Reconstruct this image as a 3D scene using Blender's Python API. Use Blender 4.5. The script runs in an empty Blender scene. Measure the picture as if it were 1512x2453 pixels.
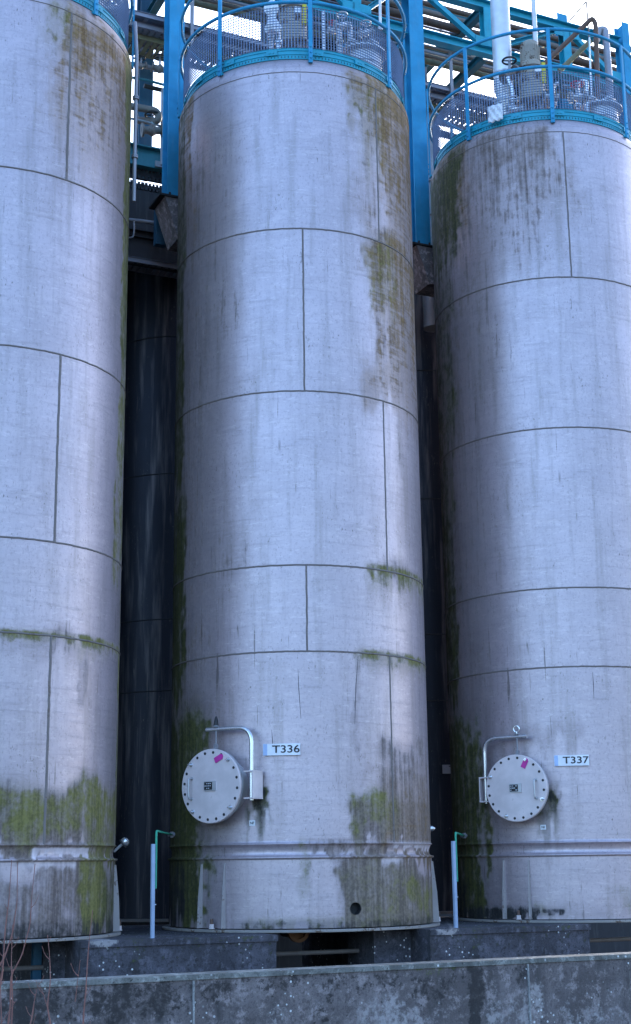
import bpy, math, random
import numpy as np
from mathutils import Vector, Matrix
R = math.radians
random.seed(7); rng = np.random.default_rng(7)
scene = bpy.context.scene
C = scene.collection

# ------------------------------------------------------------------ camera
F_, PITCH, ROLL = 3392.5, 0.244, -0.0124        # focal length in px of a 1512 px wide picture
cam_d = bpy.data.cameras.new('camera'); cam = bpy.data.objects.new('camera', cam_d); C.objects.link(cam)
scene.camera = cam
cam_d.sensor_fit = 'HORIZONTAL'; cam_d.sensor_width = 36; cam_d.lens = F_/1512*36
cam_d.clip_start = .1; cam_d.clip_end = 3000
R0 = Vector((1,0,0)); U0 = Vector((0,-math.sin(PITCH),math.cos(PITCH))); FW = Vector((0,math.cos(PITCH),math.sin(PITCH)))
cr, sr = math.cos(ROLL), math.sin(ROLL)
RX = R0*cr + U0*sr; UX = U0*cr - R0*sr
cam.matrix_world = Matrix(((RX.x,UX.x,-FW.x,0),(RX.y,UX.y,-FW.y,0),(RX.z,UX.z,-FW.z,0),(0,0,0,1)))

# ------------------------------------------------------------------ world, sun, exposure
SUN_EL, SUN_AZ = 20.0, 28.0                     # azimuth clockwise from +Y (north)
w = bpy.data.worlds.new("World"); scene.world = w; w.use_nodes = True
nt = w.node_tree; nt.nodes.clear()
sky = nt.nodes.new('ShaderNodeTexSky'); sky.sky_type = 'NISHITA'; sky.sun_disc = False
sky.sun_elevation = R(SUN_EL); sky.sun_rotation = R(SUN_AZ); sky.air_density = 1.0; sky.dust_density = 3.0; sky.ozone_density = 4.2
bgn = nt.nodes.new('ShaderNodeBackground'); bgn.inputs['Strength'].default_value = .12
wo = nt.nodes.new('ShaderNodeOutputWorld')
nt.links.new(sky.outputs[0], bgn.inputs[0]); nt.links.new(bgn.outputs[0], wo.inputs[0])
sd = bpy.data.lights.new('sun','SUN'); sd.energy = .5; sd.angle = R(12); sd.color = (1,.86,.72)
sun = bpy.data.objects.new('sun', sd); C.objects.link(sun)
sv = Vector((math.sin(R(SUN_AZ))*math.cos(R(SUN_EL)), math.cos(R(SUN_AZ))*math.cos(R(SUN_EL)), math.sin(R(SUN_EL))))
sun.rotation_euler = sv.to_track_quat('Z','Y').to_euler()
scene.view_settings.view_transform = 'Standard'; scene.view_settings.look = 'None'
scene.view_settings.exposure = 2.92; scene.view_settings.gamma = 1

# ------------------------------------------------------------------ geometry of the site
RT = 1.4                                          # tank radius
TK = {1:Vector((-3.3988,14.1354)), 2:Vector((-.2049,15.6659)), 3:Vector((2.9739,17.0835))}
Uv = (TK[3]-TK[1]).normalized(); Nv = Vector((-Uv.y,Uv.x)); O = TK[2]
GROUND = -1.6
def G(s,d,z): p = O+Uv*s+Nv*d; return Vector((p.x,p.y,z))
def ray(x,y):
    a,b = x-756, y-1226.5
    uu = a*cr+b*sr; vv = -a*sr+b*cr
    return FW+R0*(uu/F_)-U0*(vv/F_)
def at_d(x,y,d):                                  # (s, z) of the site plane at distance d behind the tank row
    r = ray(x,y); k = (d+O.dot(Nv))/r.xy.dot(Nv); P = r*k
    return ((P.xy-O).dot(Uv), P.z)
def PD(x,y,d): s,z = at_d(x,y,d); return G(s,d,z)
def on_tank(t,x,y,rad=RT):                        # (angle from the camera-facing line, z)
    r = ray(x,y); X = TK[t]; a = r.xy.dot(r.xy); b = -2*r.xy.dot(X); c = X.dot(X)-rad*rad; D = b*b-4*a*c
    base = math.atan2(X.x,X.y)
    if D<0:
        L = math.sqrt(X.dot(X)-rad*rad); z = r.z/math.sqrt(a)*L
        side = 1 if r.x*X.y-r.y*X.x>0 else -1
        return side*86.0, z
    k = (-b-D**.5)/(2*a); P = r*k; v = P.xy-X
    return math.degrees(math.atan2(v.x*math.cos(base)-v.y*math.sin(base), -(v.x*math.sin(base)+v.y*math.cos(base)))), P.z
def tdir(t,ang):                                  # outward unit vector of tank t at that angle
    X = TK[t]; base = math.atan2(X.x,X.y); a = R(ang)
    fx,fy = -math.sin(base),-math.cos(base); rx,ry = math.cos(base),-math.sin(base)
    return Vector((fx*math.cos(a)+rx*math.sin(a), fy*math.cos(a)+ry*math.sin(a), 0))
def TP(t,ang,z,rad=RT): v = tdir(t,ang); return Vector((TK[t].x+v.x*rad, TK[t].y+v.y*rad, z))
ZR = dict(A=8.66,B=6.749,C=4.879,D=2.993,E=2.100,F=.198,G=.073,H=-.617)

# ------------------------------------------------------------------ node helper
class NT:
    def __init__(s,name):
        s.m = bpy.data.materials.new(name); s.m.use_nodes = True; s.t = s.m.node_tree; s.t.nodes.clear()
        s.out = s.t.nodes.new('ShaderNodeOutputMaterial'); s.b = s.t.nodes.new('ShaderNodeBsdfPrincipled')
        s.t.links.new(s.b.outputs[0], s.out.inputs[0]); s.co = s.t.nodes.new('ShaderNodeTexCoord').outputs['Object']
    def put(s,sock,v):
        if hasattr(v,'is_linked') or isinstance(v,bpy.types.NodeSocket): s.t.links.new(v,sock)
        elif v is not None:
            if sock.type=='RGBA' and len(v)==3: v = (*v,1)
            sock.default_value = v
    def math(s,op,a,b=None,c=None,clamp=False):
        n = s.t.nodes.new('ShaderNodeMath'); n.operation = op; n.use_clamp = clamp
        for i,v in enumerate((a,b,c)):
            if v is not None: s.put(n.inputs[i],v)
        return n.outputs[0]
    def noise(s,scale,detail=4,rough=.55,sc=(1,1,1),off=(0,0,0),dist=0):
        m = s.t.nodes.new('ShaderNodeMapping'); s.t.links.new(s.co,m.inputs[0]); m.inputs['Scale'].default_value = sc; m.inputs['Location'].default_value = off
        n = s.t.nodes.new('ShaderNodeTexNoise'); s.t.links.new(m.outputs[0],n.inputs['Vector'])
        n.inputs['Scale'].default_value = scale; n.inputs['Detail'].default_value = detail; n.inputs['Roughness'].default_value = rough; n.inputs['Distortion'].default_value = dist
        return n.outputs[0]
    def voro(s,scale,sc=(1,1,1)):
        m = s.t.nodes.new('ShaderNodeMapping'); s.t.links.new(s.co,m.inputs[0]); m.inputs['Scale'].default_value = sc
        n = s.t.nodes.new('ShaderNodeTexVoronoi'); s.t.links.new(m.outputs[0],n.inputs['Vector']); n.inputs['Scale'].default_value = scale
        return n.outputs['Distance']
    def step(s,v,a,b,lo=0,hi=1):
        n = s.t.nodes.new('ShaderNodeMapRange'); n.interpolation_type = 'SMOOTHSTEP'
        s.put(n.inputs[0],v); n.inputs[1].default_value = a; n.inputs[2].default_value = b; n.inputs[3].default_value = lo; n.inputs[4].default_value = hi
        return n.outputs[0]
    def mix(s,f,a,b):
        n = s.t.nodes.new('ShaderNodeMix'); n.data_type = 'RGBA'
        s.put(n.inputs[0],f); s.put(n.inputs[6],a); s.put(n.inputs[7],b); return n.outputs[2]
    def attr(s,name):
        n = s.t.nodes.new('ShaderNodeAttribute'); n.attribute_name = name; return n.outputs['Fac']
    def bump(s,h,st=.3,d=.01):
        n = s.t.nodes.new('ShaderNodeBump'); s.put(n.inputs['Height'],h); n.inputs['Strength'].default_value = st; n.inputs['Distance'].default_value = d
        s.t.links.new(n.outputs[0], s.b.inputs['Normal'])
    def fin(s,col,rough=.5,metal=0.,spec=.5):
        s.put(s.b.inputs['Base Color'],col); s.put(s.b.inputs['Roughness'],rough); s.put(s.b.inputs['Metallic'],metal)
        s.b.inputs['Specular IOR Level'].default_value = spec
        return s.m

def shell_material(name='weathered steel', tint=(.49,.405,.435), dirt=0.):
    n = NT(name)
    strk = n.noise(1.0,5,.6,(9,9,.7)); strk2 = n.noise(1.0,4,.6,(26,26,1.1),(3,1,7))
    horiz = n.noise(1.0,5,.65,(2.2,2.2,26),(5,2,1)); fine = n.noise(34,4,.6); mott = n.noise(9,6,.65,(1,1,.8)); big = n.noise(1.1,4,.5)
    wisp = n.noise(1.0,5,.6,(3.,3.,9),(1,8,2),.6)
    col = n.mix(n.step(big,.3,.72), tuple(c*.86 for c in tint), tint)
    if not dirt: col = n.mix(n.math('MULTIPLY',n.step(wisp,.48,.75),.28), col, (.63,.52,.53))
    col = n.mix(n.math('MULTIPLY',n.step(strk,.46,.74),.50), col, (.26,.22,.215))
    if not dirt: col = n.mix(n.math('MULTIPLY',n.step(horiz,.52,.74),.42), col, (.26,.225,.235))
    lines = n.math('MULTIPLY',n.step(strk2,.64,.70), n.step(n.noise(3,3),.45,.6))
    col = n.mix(n.math('MULTIPLY',lines,.75), col, (.12,.10,.095))
    sp = n.math('MULTIPLY', n.step(n.noise(1,3,.6,(55,55,20)),.62,.70), n.step(n.noise(1.6,4),.44,.62))
    col = n.mix(n.math('MULTIPLY',sp,.75), col, (.10,.095,.08))
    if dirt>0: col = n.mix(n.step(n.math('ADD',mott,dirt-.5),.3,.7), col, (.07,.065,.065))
    grit = n.noise(1,5,.75,(38,38,30)); ft = n.noise(1,4,.7,(11,11,38),(4,4,4))
    if not dirt: col = n.mix(n.math('MULTIPLY',n.step(grit,.50,.66),.34), col, (.20,.175,.175))
    if not dirt: col = n.mix(n.math('MULTIPLY',n.step(ft,.56,.68),.35), col, (.66,.56,.58) if not dirt else (.04,.04,.05))
    allm = None
    film = dict(grime=.60,brown=.62,moss=.5,dmoss=.75,soot=.6,clean=.4)
    blend = n.math('ADD', n.math('MULTIPLY',strk,.45), n.math('MULTIPLY',mott,.85))      # about .65 in the middle
    blend2 = n.math('ADD', n.math('MULTIPLY',strk2,.35), n.math('MULTIPLY',mott,.95))
    blend3 = n.math('ADD', n.math('MULTIPLY',strk2,.6), n.math('MULTIPLY',mott,.7))
    hz = n.math('ADD', n.math('MULTIPLY',horiz,.40), n.math('ADD',n.math('MULTIPLY',strk,.4),n.math('MULTIPLY',mott,.5)))
    for an, c1, c2, bl, k, c in (('grime',(.225,.170,.150),(.115,.085,.076),blend3,1.35,.65),('brown',(.26,.155,.065),(.13,.072,.024),hz,1.9,.65),
                          ('moss',(.19,.17,.05),(.10,.09,.022),blend,1.8,.65),('dmoss',(.085,.085,.022),(.032,.034,.010),blend,1.2,.65),('soot',(.03,.028,.028),(.012,.012,.012),blend2,1.6,.65),
                          ('clean',(.62,.53,.55),(.50,.42,.44),mott,.6,.5)):
        a = n.attr(an)
        f = n.step(n.math('ADD', a, n.math('MULTIPLY', n.math('SUBTRACT',bl,c), k)), .22,.92)
        f = n.math('MULTIPLY', f, n.step(a,.02,.25))
        f = n.math('MAXIMUM', f, n.math('MULTIPLY',a,film[an]))
        cc = n.mix(n.step(n.math('ADD',n.math('MULTIPLY',fine,.5),n.math('MULTIPLY',strk2,.6)),.42,.68), c1, c2)
        col = n.mix(f, col, cc)
        if an!='clean': allm = f if allm is None else n.math('MAXIMUM',allm,f)
    metal = n.step(allm,0,1,.58,.0)
    rough = n.math('ADD', n.step(allm,0,1,.44,.85), n.math('MULTIPLY',n.math('SUBTRACT',horiz,.5),.18))
    n.bump(n.math('ADD', n.math('ADD',n.math('MULTIPLY',horiz,.5 if not dirt else 0.),n.math('MULTIPLY',n.noise(1,2,.4,(2.2,2.2,3.2)),2.6)), n.math('ADD',n.math('MULTIPLY',allm,.35),n.math('MULTIPLY',fine,.15))), .28, .006)
    return n.fin(col, rough, metal)

def paint(name, col, rough=.42, rust=.3, metal=0., chalk=.1):
    n = NT(name); ns = n.noise(5,5); st = n.noise(1,4,.6,(14,14,2)); fi = n.noise(40,3)
    c = n.mix(n.step(ns,.35,.7), tuple(x*.82 for x in col), col)
    c = n.mix(n.math('MULTIPLY',n.step(st,.5,.75),chalk*2), c, tuple(min(1,x*.6+.25*(.5)) for x in col))
    c = n.mix(n.math('MULTIPLY',n.step(n.math('ADD',ns,n.math('MULTIPLY',fi,.4)),.86-.12*rust,.95-.1*rust),rust), c, (.09,.05,.03))
    n.bump(ns,.08,.004)
    return n.fin(c, rough, metal, .35)

def concrete(name, base=(.205,.175,.175), attrs=True, lich=True, dark=(.045,.043,.045)):
    n = NT(name); b = n.noise(1.4,5,.6); m = n.noise(11,7,.72); st = n.noise(1,5,.65,(5,5,.6)); f = n.noise(70,4,.7); pit = n.noise(26,3,.6)
    c = n.mix(n.step(b,.35,.65), tuple(x*.5 for x in base), base); m2 = n.noise(24,6,.7)
    c = n.mix(n.math('MULTIPLY',n.step(st,.46,.66),.7), c, dark)
    c = n.mix(n.math('MULTIPLY',n.step(m,.5,.64),.7), c, tuple(x*1.6 for x in base)); c = n.mix(n.math('MULTIPLY',n.step(m2,.52,.6),.6), c, tuple(x*.35 for x in base))
    c = n.mix(n.math('MULTIPLY',n.step(f,.48,.66),.5), c, tuple(x*.3 for x in base))
    c = n.mix(n.math('MULTIPLY',n.step(pit,.66,.72),.8), c, (.02,.02,.02))
    if attrs:
        for an,cc in (('pale',(.36,.33,.33)),('soot',(.028,.026,.026)),('moss',(.10,.12,.03))):
            a = n.attr(an); fac = n.step(n.math('ADD',a,n.math('MULTIPLY',n.math('SUBTRACT',n.math('ADD',n.math('MULTIPLY',st,.4),n.math('MULTIPLY',m2,.6)),.5),3.4)),.3,.8)
            c = n.mix(n.math('MULTIPLY',n.math('MULTIPLY',fac,n.step(a,.02,.2)),.8), c, cc)
    if lich:
        v = n.voro(19); gate = n.step(n.noise(2.2,3),.5,.58)
        c = n.mix(n.math('MULTIPLY',n.step(v,.13,.20,1,0),gate), c, (.60,.60,.60))
    n.bump(n.math('ADD',m,n.math('MULTIPLY',f,.6)),.7,.012)
    return n.fin(c,.92,0,.25)

MAT = {}
MAT['shell'] = shell_material()
MAT['shell_shaded'] = shell_material('shaded steel', (.018,.019,.030), .20)  # darkened shell copy: the shade of the gaps is put into its colour
MAT['seam'] = paint('dull weld metal',(.19,.16,.15),.7,.5)
MAT['steel'] = paint('dull stainless steel',(.52,.52,.54),.38,.08,.55)
MAT['steel2'] = paint('grey galvanised steel',(.30,.30,.33),.5,.25,.35)
MAT['bright'] = paint('bright stainless steel',(.68,.68,.70),.24,.03,.8)
MAT['cover'] = paint('pale stainless cover',(.70,.60,.60),.45,.22,.12)
MAT['white'] = paint('white cladding',(.70,.71,.76),.35,.04,.2)
MAT['cyan'] = paint('turquoise blue paint',(.015,.33,.46),.42,.15)
MAT['blue'] = paint('sky blue steel paint',(.025,.30,.53),.62,.10)
MAT['teal'] = paint('teal weathered paint',(.03,.17,.22),.5,.5)
MAT['rust'] = paint('rusty brown pipe',(.14,.085,.065),.7,.7)
MAT['brown'] = paint('grey brown pipe lagging',(.17,.145,.13),.65,.4)
MAT['olive'] = paint('olive grimy pipe',(.22,.21,.13),.7,.4)
MAT['pipegrey'] = paint('light grey pipe',(.32,.32,.36),.45,.2,.3)
MAT['tray'] = paint('galvanised tray metal',(.27,.27,.32),.5,.2,.3)
MAT['cable'] = paint('grey cable sheath',(.20,.21,.27),.6,.0)
MAT['dark'] = paint('dark rubber and iron',(.025,.025,.028),.6,.2)
MAT['motor'] = paint('beige mottled motor paint',(.36,.32,.27),.6,1.0)
MAT['sign'] = paint('white sign plastic',(.78,.79,.84),.35,.0,0,.0)
MAT['signsheen'] = paint('pale blue sign reflection',(.38,.50,.74),.35,.0,0,.0)
MAT['ink'] = paint('black lettering',(.02,.02,.03),.5,0,0,0)
MAT['pink'] = paint('magenta tag',(.55,.04,.30),.5,0,0,0)
MAT['red'] = paint('red valve paint',(.55,.03,.06),.4,0)
MAT['yellow'] = paint('yellow tag',(.60,.50,.04),.5,0)
MAT['green'] = paint('green earth cable',(.03,.32,.20),.5,0)
MAT['channel'] = paint('pale blue plastic trunking',(.30,.38,.52),.4,0,0,.05)
MAT['concrete'] = concrete('weathered dark concrete')
MAT['plinth'] = concrete('dark plinth concrete',(.085,.08,.095))
MAT['corbel'] = concrete('grey bracket concrete',(.42,.36,.36),False,False,(.12,.115,.12))
MAT['joint'] = concrete('pale joint mortar',(.38,.38,.38),False,False,(.25,.25,.25))
MAT['cap'] = concrete('lichened coping concrete',(.24,.24,.225),False,True,(.08,.08,.07))
MAT['twig'] = paint('reddish bark',(.22,.10,.085),.8,.3)
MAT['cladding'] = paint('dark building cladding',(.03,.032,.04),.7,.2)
MAT['cap2']=paint('pale base flange edge',(.30,.27,.25),.8,.9)
MAT['teal2']=paint('greyed blue steel paint',(.02,.09,.16),.5,.3)
MAT['olive2']=MAT['olive']; MAT['gusset']=paint('grimy gusset steel',(.42,.37,.36),.6,.7)
MAT['rust_bright']=paint('orange rust flange',(.16,.07,.03),.8,.5)
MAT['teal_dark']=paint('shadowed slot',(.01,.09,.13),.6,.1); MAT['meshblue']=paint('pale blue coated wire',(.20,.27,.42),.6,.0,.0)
g = NT('gravel and earth'); MAT['ground'] = g.fin(g.mix(g.step(g.noise(30,6,.7),.4,.6),(.05,.045,.04),(.13,.12,.105)),.95,0,.2); 

# ------------------------------------------------------------------ mesh helper
class MB:
    def __init__(s): s.v=[]; s.f=[]
    def add(s,v,f):
        o=len(s.v); s.v += [tuple(p) for p in v]; s.f += [tuple(i+o for i in q) for q in f]; return s
    def frame(s,p0,p1,up=(0,0,1)):
        p0,p1=Vector(p0),Vector(p1); z=(p1-p0).normalized(); up=Vector(up)
        if abs(z.dot(up))>.98: up=Vector((Nv.x,Nv.y,0))
        x=z.cross(up).normalized(); y=x.cross(z); return p0,p1,x,y        # x sideways, y up
    def prof(s,p0,p1,pts,up=(0,0,1)):                                       # extrude a closed 2D profile
        p0,p1,x,y=s.frame(p0,p1,up); n=len(pts)
        v=[p0+x*a+y*b for a,b in pts]+[p1+x*a+y*b for a,b in pts]
        f=[(i,(i+1)%n,n+(i+1)%n,n+i) for i in range(n)]+[tuple(range(n-1,-1,-1)),tuple(range(n,2*n))]
        return s.add(v,f)
    def bar(s,p0,p1,w,h,up=(0,0,1)): return s.prof(p0,p1,[(-w/2,-h/2),(w/2,-h/2),(w/2,h/2),(-w/2,h/2)],up)
    def ibeam(s,p0,p1,w,h,t,up=(0,0,1)):
        a,b,c=w/2,h/2,t/2
        return s.prof(p0,p1,[(-a,-b),(a,-b),(a,-b+t),(c,-b+t),(c,b-t),(a,b-t),(a,b),(-a,b),(-a,b-t),(-c,b-t),(-c,-b+t),(-a,-b+t)],up)
    def chan(s,p0,p1,w,h,t,up=(0,0,1)):
        return s.prof(p0,p1,[(-w/2,-h/2),(w/2,-h/2),(w/2,-h/2+t),(-w/2+t,-h/2+t),(-w/2+t,h/2-t),(w/2,h/2-t),(w/2,h/2),(-w/2,h/2)],up)
    def box(s,c,sx,sy,sz,ax=None):
        c=Vector(c); ax=ax or (Vector((1,0,0)),Vector((0,1,0)),Vector((0,0,1)))
        v=[c+ax[0]*(i*sx/2)+ax[1]*(j*sy/2)+ax[2]*(k*sz/2) for i in (-1,1) for j in (-1,1) for k in (-1,1)]
        return s.add(v,[(0,1,3,2),(4,6,7,5),(0,4,5,1),(2,3,7,6),(0,2,6,4),(1,5,7,3)])
    def tube(s,pts,r,seg=12,closed=False,cap=True):
        pts=[Vector(p) for p in pts]; n=len(pts); rs=r if isinstance(r,(list,tuple)) else [r]*n
        v=[];x=None
        for i,p in enumerate(pts):
            a=pts[(i-1)%n] if (i>0 or closed) else p; b=pts[(i+1)%n] if (i<n-1 or closed) else p
            d=(b-a).normalized()
            if x is None:
                up=Vector((0,0,1)) if abs(d.z)<.9 else Vector((1,0,0)); x=d.cross(up).normalized()
            else:
                x=(x-d*x.dot(d)).normalized()
            y=d.cross(x)
            v+=[p+(x*math.cos(2*math.pi*k/seg)+y*math.sin(2*math.pi*k/seg))*rs[i] for k in range(seg)]
        f=[]
        for i in range(n if closed else n-1):
            j=(i+1)%n
            f+=[(i*seg+k,i*seg+(k+1)%seg,j*seg+(k+1)%seg,j*seg+k) for k in range(seg)]
        if cap and not closed: f+=[tuple(range(seg-1,-1,-1)),tuple((n-1)*seg+k for k in range(seg))]
        return s.add(v,f)
    def lathe(s,c,prof,seg=32,axis=(0,0,1),capb=True,capt=True):             # prof: (radius, height) bottom to top
        c=Vector(c); z=Vector(axis).normalized(); up=Vector((0,0,1)) if abs(z.z)<.9 else Vector((1,0,0)); x=up.cross(z).normalized(); y=z.cross(x)
        v=[c+z*h+(x*math.cos(2*math.pi*k/seg)+y*math.sin(2*math.pi*k/seg))*r for r,h in prof for k in range(seg)]
        f=[(i*seg+k,i*seg+(k+1)%seg,(i+1)*seg+(k+1)%seg,(i+1)*seg+k) for i in range(len(prof)-1) for k in range(seg)]
        if capb: f.append(tuple(range(seg-1,-1,-1)))
        if capt: f.append(tuple((len(prof)-1)*seg+k for k in range(seg)))
        return s.add(v,f)
    def build(s,name,mat,parent=None,smooth=True,origin=None,sharp=35):
        if origin is None and parent is not None: origin=wloc(parent)
        o0=Vector(origin) if origin is not None else Vector((0,0,0))
        me=bpy.data.meshes.new(name); me.from_pydata([tuple(Vector(p)-o0) for p in s.v],[],s.f); me.update()
        o=bpy.data.objects.new(name,me); C.objects.link(o); me.materials.append(MAT[mat] if isinstance(mat,str) else mat)
        if smooth: me.polygons.foreach_set('use_smooth',[True]*len(me.polygons)); me.set_sharp_from_angle(angle=R(sharp))
        if parent is not None: o.parent=parent; ORG[o.name]=o0
        else: o.location=o0; ORG[o.name]=o0
        return o
ORG={}
def wloc(o): return ORG[o.name]
def tag(o,label=None,cat=None,group=None,kind=None):
    for k,v in (('label',label),('category',cat),('group',group),('kind',kind)):
        if v: o[k]=v
    return o
def thing(name,loc,label,cat,group=None):
    o=bpy.data.objects.new(name,None); C.objects.link(o); o.location=loc; o.empty_display_size=.2; ORG[o.name]=Vector(loc); return tag(o,label,cat,group)
def copy_tree(o,parent=None,delta=None):
    c=o.copy(); C.objects.link(c)
    if parent is not None: c.parent=parent
    ORG[c.name]=ORG[o.name]
    if delta is not None: c.location=o.location+Vector(delta); ORG[c.name]=Vector(c.location)
    for ch in list(o.children): copy_tree(ch,c)
    return c
def bend(p,r,seg=6):                               # polyline with rounded corners
    p=[Vector(q) for q in p]; out=[p[0]]
    for i in range(1,len(p)-1):
        a=(p[i-1]-p[i]); b=(p[i+1]-p[i]); rr=min(r,a.length*.49,b.length*.49); a=p[i]+a.normalized()*rr; b=p[i]+b.normalized()*rr
        for k in range(seg+1):
            t=k/seg; out.append(a*(1-t)**2+p[i]*2*t*(1-t)+b*t*t)
    out.append(p[-1]); return out
def ringpts(c,r,z,n=96): return [Vector((c.x+r*math.cos(2*math.pi*k/n),c.y+r*math.sin(2*math.pi*k/n),z)) for k in range(n)]

# ------------------------------------------------------------------ noise on arrays, for where dirt lies
def vnoise(a,b,seed):
    r=np.random.default_rng(seed); T=r.random((256,256)); ia=np.floor(a).astype(int); ib=np.floor(b).astype(int); fa=a-ia; fb=b-ib
    fa=fa*fa*(3-2*fa); fb=fb*fb*(3-2*fb); g=lambda i,j:T[i%256,j%256]
    return (g(ia,ib)*(1-fa)+g(ia+1,ib)*fa)*(1-fb)+(g(ia,ib+1)*(1-fa)+g(ia+1,ib+1)*fa)*fb
def ss(x,a,b): t=np.clip((x-a)/(b-a+1e-9),0,1); return t*t*(3-2*t)

def stains(me,S,Z,t,specs,seed=0):
    """S: arc position in metres from the camera-facing line; Z: height."""
    kinds=('grime','brown','moss','dmoss','soot','clean'); A={k:np.zeros(len(S)) for k in kinds}
    n1=vnoise(S*2.5+50,Z*1.0+50,seed+1)-.5; n2=vnoise(S*9+50,Z*2.2+50,seed+2)-.5; n4=vnoise(S*22+50,Z*14+50,seed+4)-.5; n5=vnoise(S*24+50,Z*0+9,seed+5)-.5
    for k,x0,y0,x1,y1,sa,sz,at,ab in specs:
        ym=(y0+y1)/2
        a0=on_tank(t,x0,ym)[0]*math.pi/180*RT; a1=on_tank(t,x1,ym)[0]*math.pi/180*RT
        xm=(x0+x1)/2; z1=on_tank(t,xm,y0)[1]; z0=on_tank(t,xm,y1)[1]
        if x1>=1030 and t==2 or x1>=300 and t==1: a1=RT*1.75
        if (x0<=430 and t==2) or (x0<=1085 and t==3): a0=-RT*2.2
        wob=.10+min(sa,.3)*.9; s_=S+(n1*1.1+n2*.8+n4*.5)*wob; thin=sz<=.06; zt_=Z+(0 if thin else 1)*(n1*min(.35,(z1-z0)*.6)+n2*min(.12,(z1-z0)*.3)+n5*.06); z_=Z+n1*min(.30,(z1-z0)*.6)+(n2+n5*1.5)*min(.25,(z1-z0)*.7)
        m=ss(s_,a0-sa/2,a0+sa/2)*(1-ss(s_,a1-sa/2,a1+sa/2))*ss(z_,z0-sz/2,z0+sz/2)*(1-ss(zt_,z1-sz*.8,z1+sz*.8))
        h=np.clip((Z-z0)/(z1-z0+1e-6),0,1); A[k]=np.maximum(A[k], m*(at*h+ab*(1-h)))
    for k in kinds:
        at=me.attributes.new(k,'FLOAT','POINT'); at.data.foreach_set('value',A[k].astype(np.float32))

def shell_mesh(name,t,profile,specs,mat,parent,hole=None,nth=440):
    base=math.atan2(TK[t].x,TK[t].y) if t in TK else 0
    org=wloc(parent); cx,cy=org.x,org.y
    th=np.linspace(-math.pi,math.pi,nth,endpoint=False); P=np.array(profile); nz=len(P)
    TH,RR=np.meshgrid(th,P[:,0]); _,ZZ=np.meshgrid(th,P[:,1])
    TH=TH.ravel().copy(); RR=RR.ravel(); ZZ=ZZ.ravel().copy()
    kill=set()
    if hole:
        ha,hz,hr=hole; dx=(TH-ha)*RT; dz=ZZ-hz; d=np.hypot(dx,dz)
        band=(d<hr*1.0+.02)&(d>=hr-.012)
        k=hr/np.maximum(d,1e-6); TH=np.where(band,ha+dx*k/RT,TH); ZZ=np.where(band,hz+dz*k,ZZ)
        dead=(d<hr-.012)
    fx,fy=-math.sin(base),-math.cos(base); rx,ry=math.cos(base),-math.sin(base)
    X=(fx*np.cos(TH)+rx*np.sin(TH))*RR; Y=(fy*np.cos(TH)+ry*np.sin(TH))*RR
    V=np.stack([X,Y,ZZ-org.z],1)
    F=[]
    for i in range(nz-1):
        for k in range(nth):
            q=(i*nth+k,i*nth+(k+1)%nth,(i+1)*nth+(k+1)%nth,(i+1)*nth+k)
            if hole and any(dead[j] for j in q): continue
            F.append(q)
    me=bpy.data.meshes.new(name); me.from_pydata(V.tolist(),[],F); me.update()
    stains(me,TH*RT,ZZ,t,specs,seed=t*11)
    o=bpy.data.objects.new(name,me); C.objects.link(o); me.materials.append(MAT[mat]); o.parent=parent; ORG[o.name]=org
    me.polygons.foreach_set('use_smooth',[True]*len(me.polygons))
    return o

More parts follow.
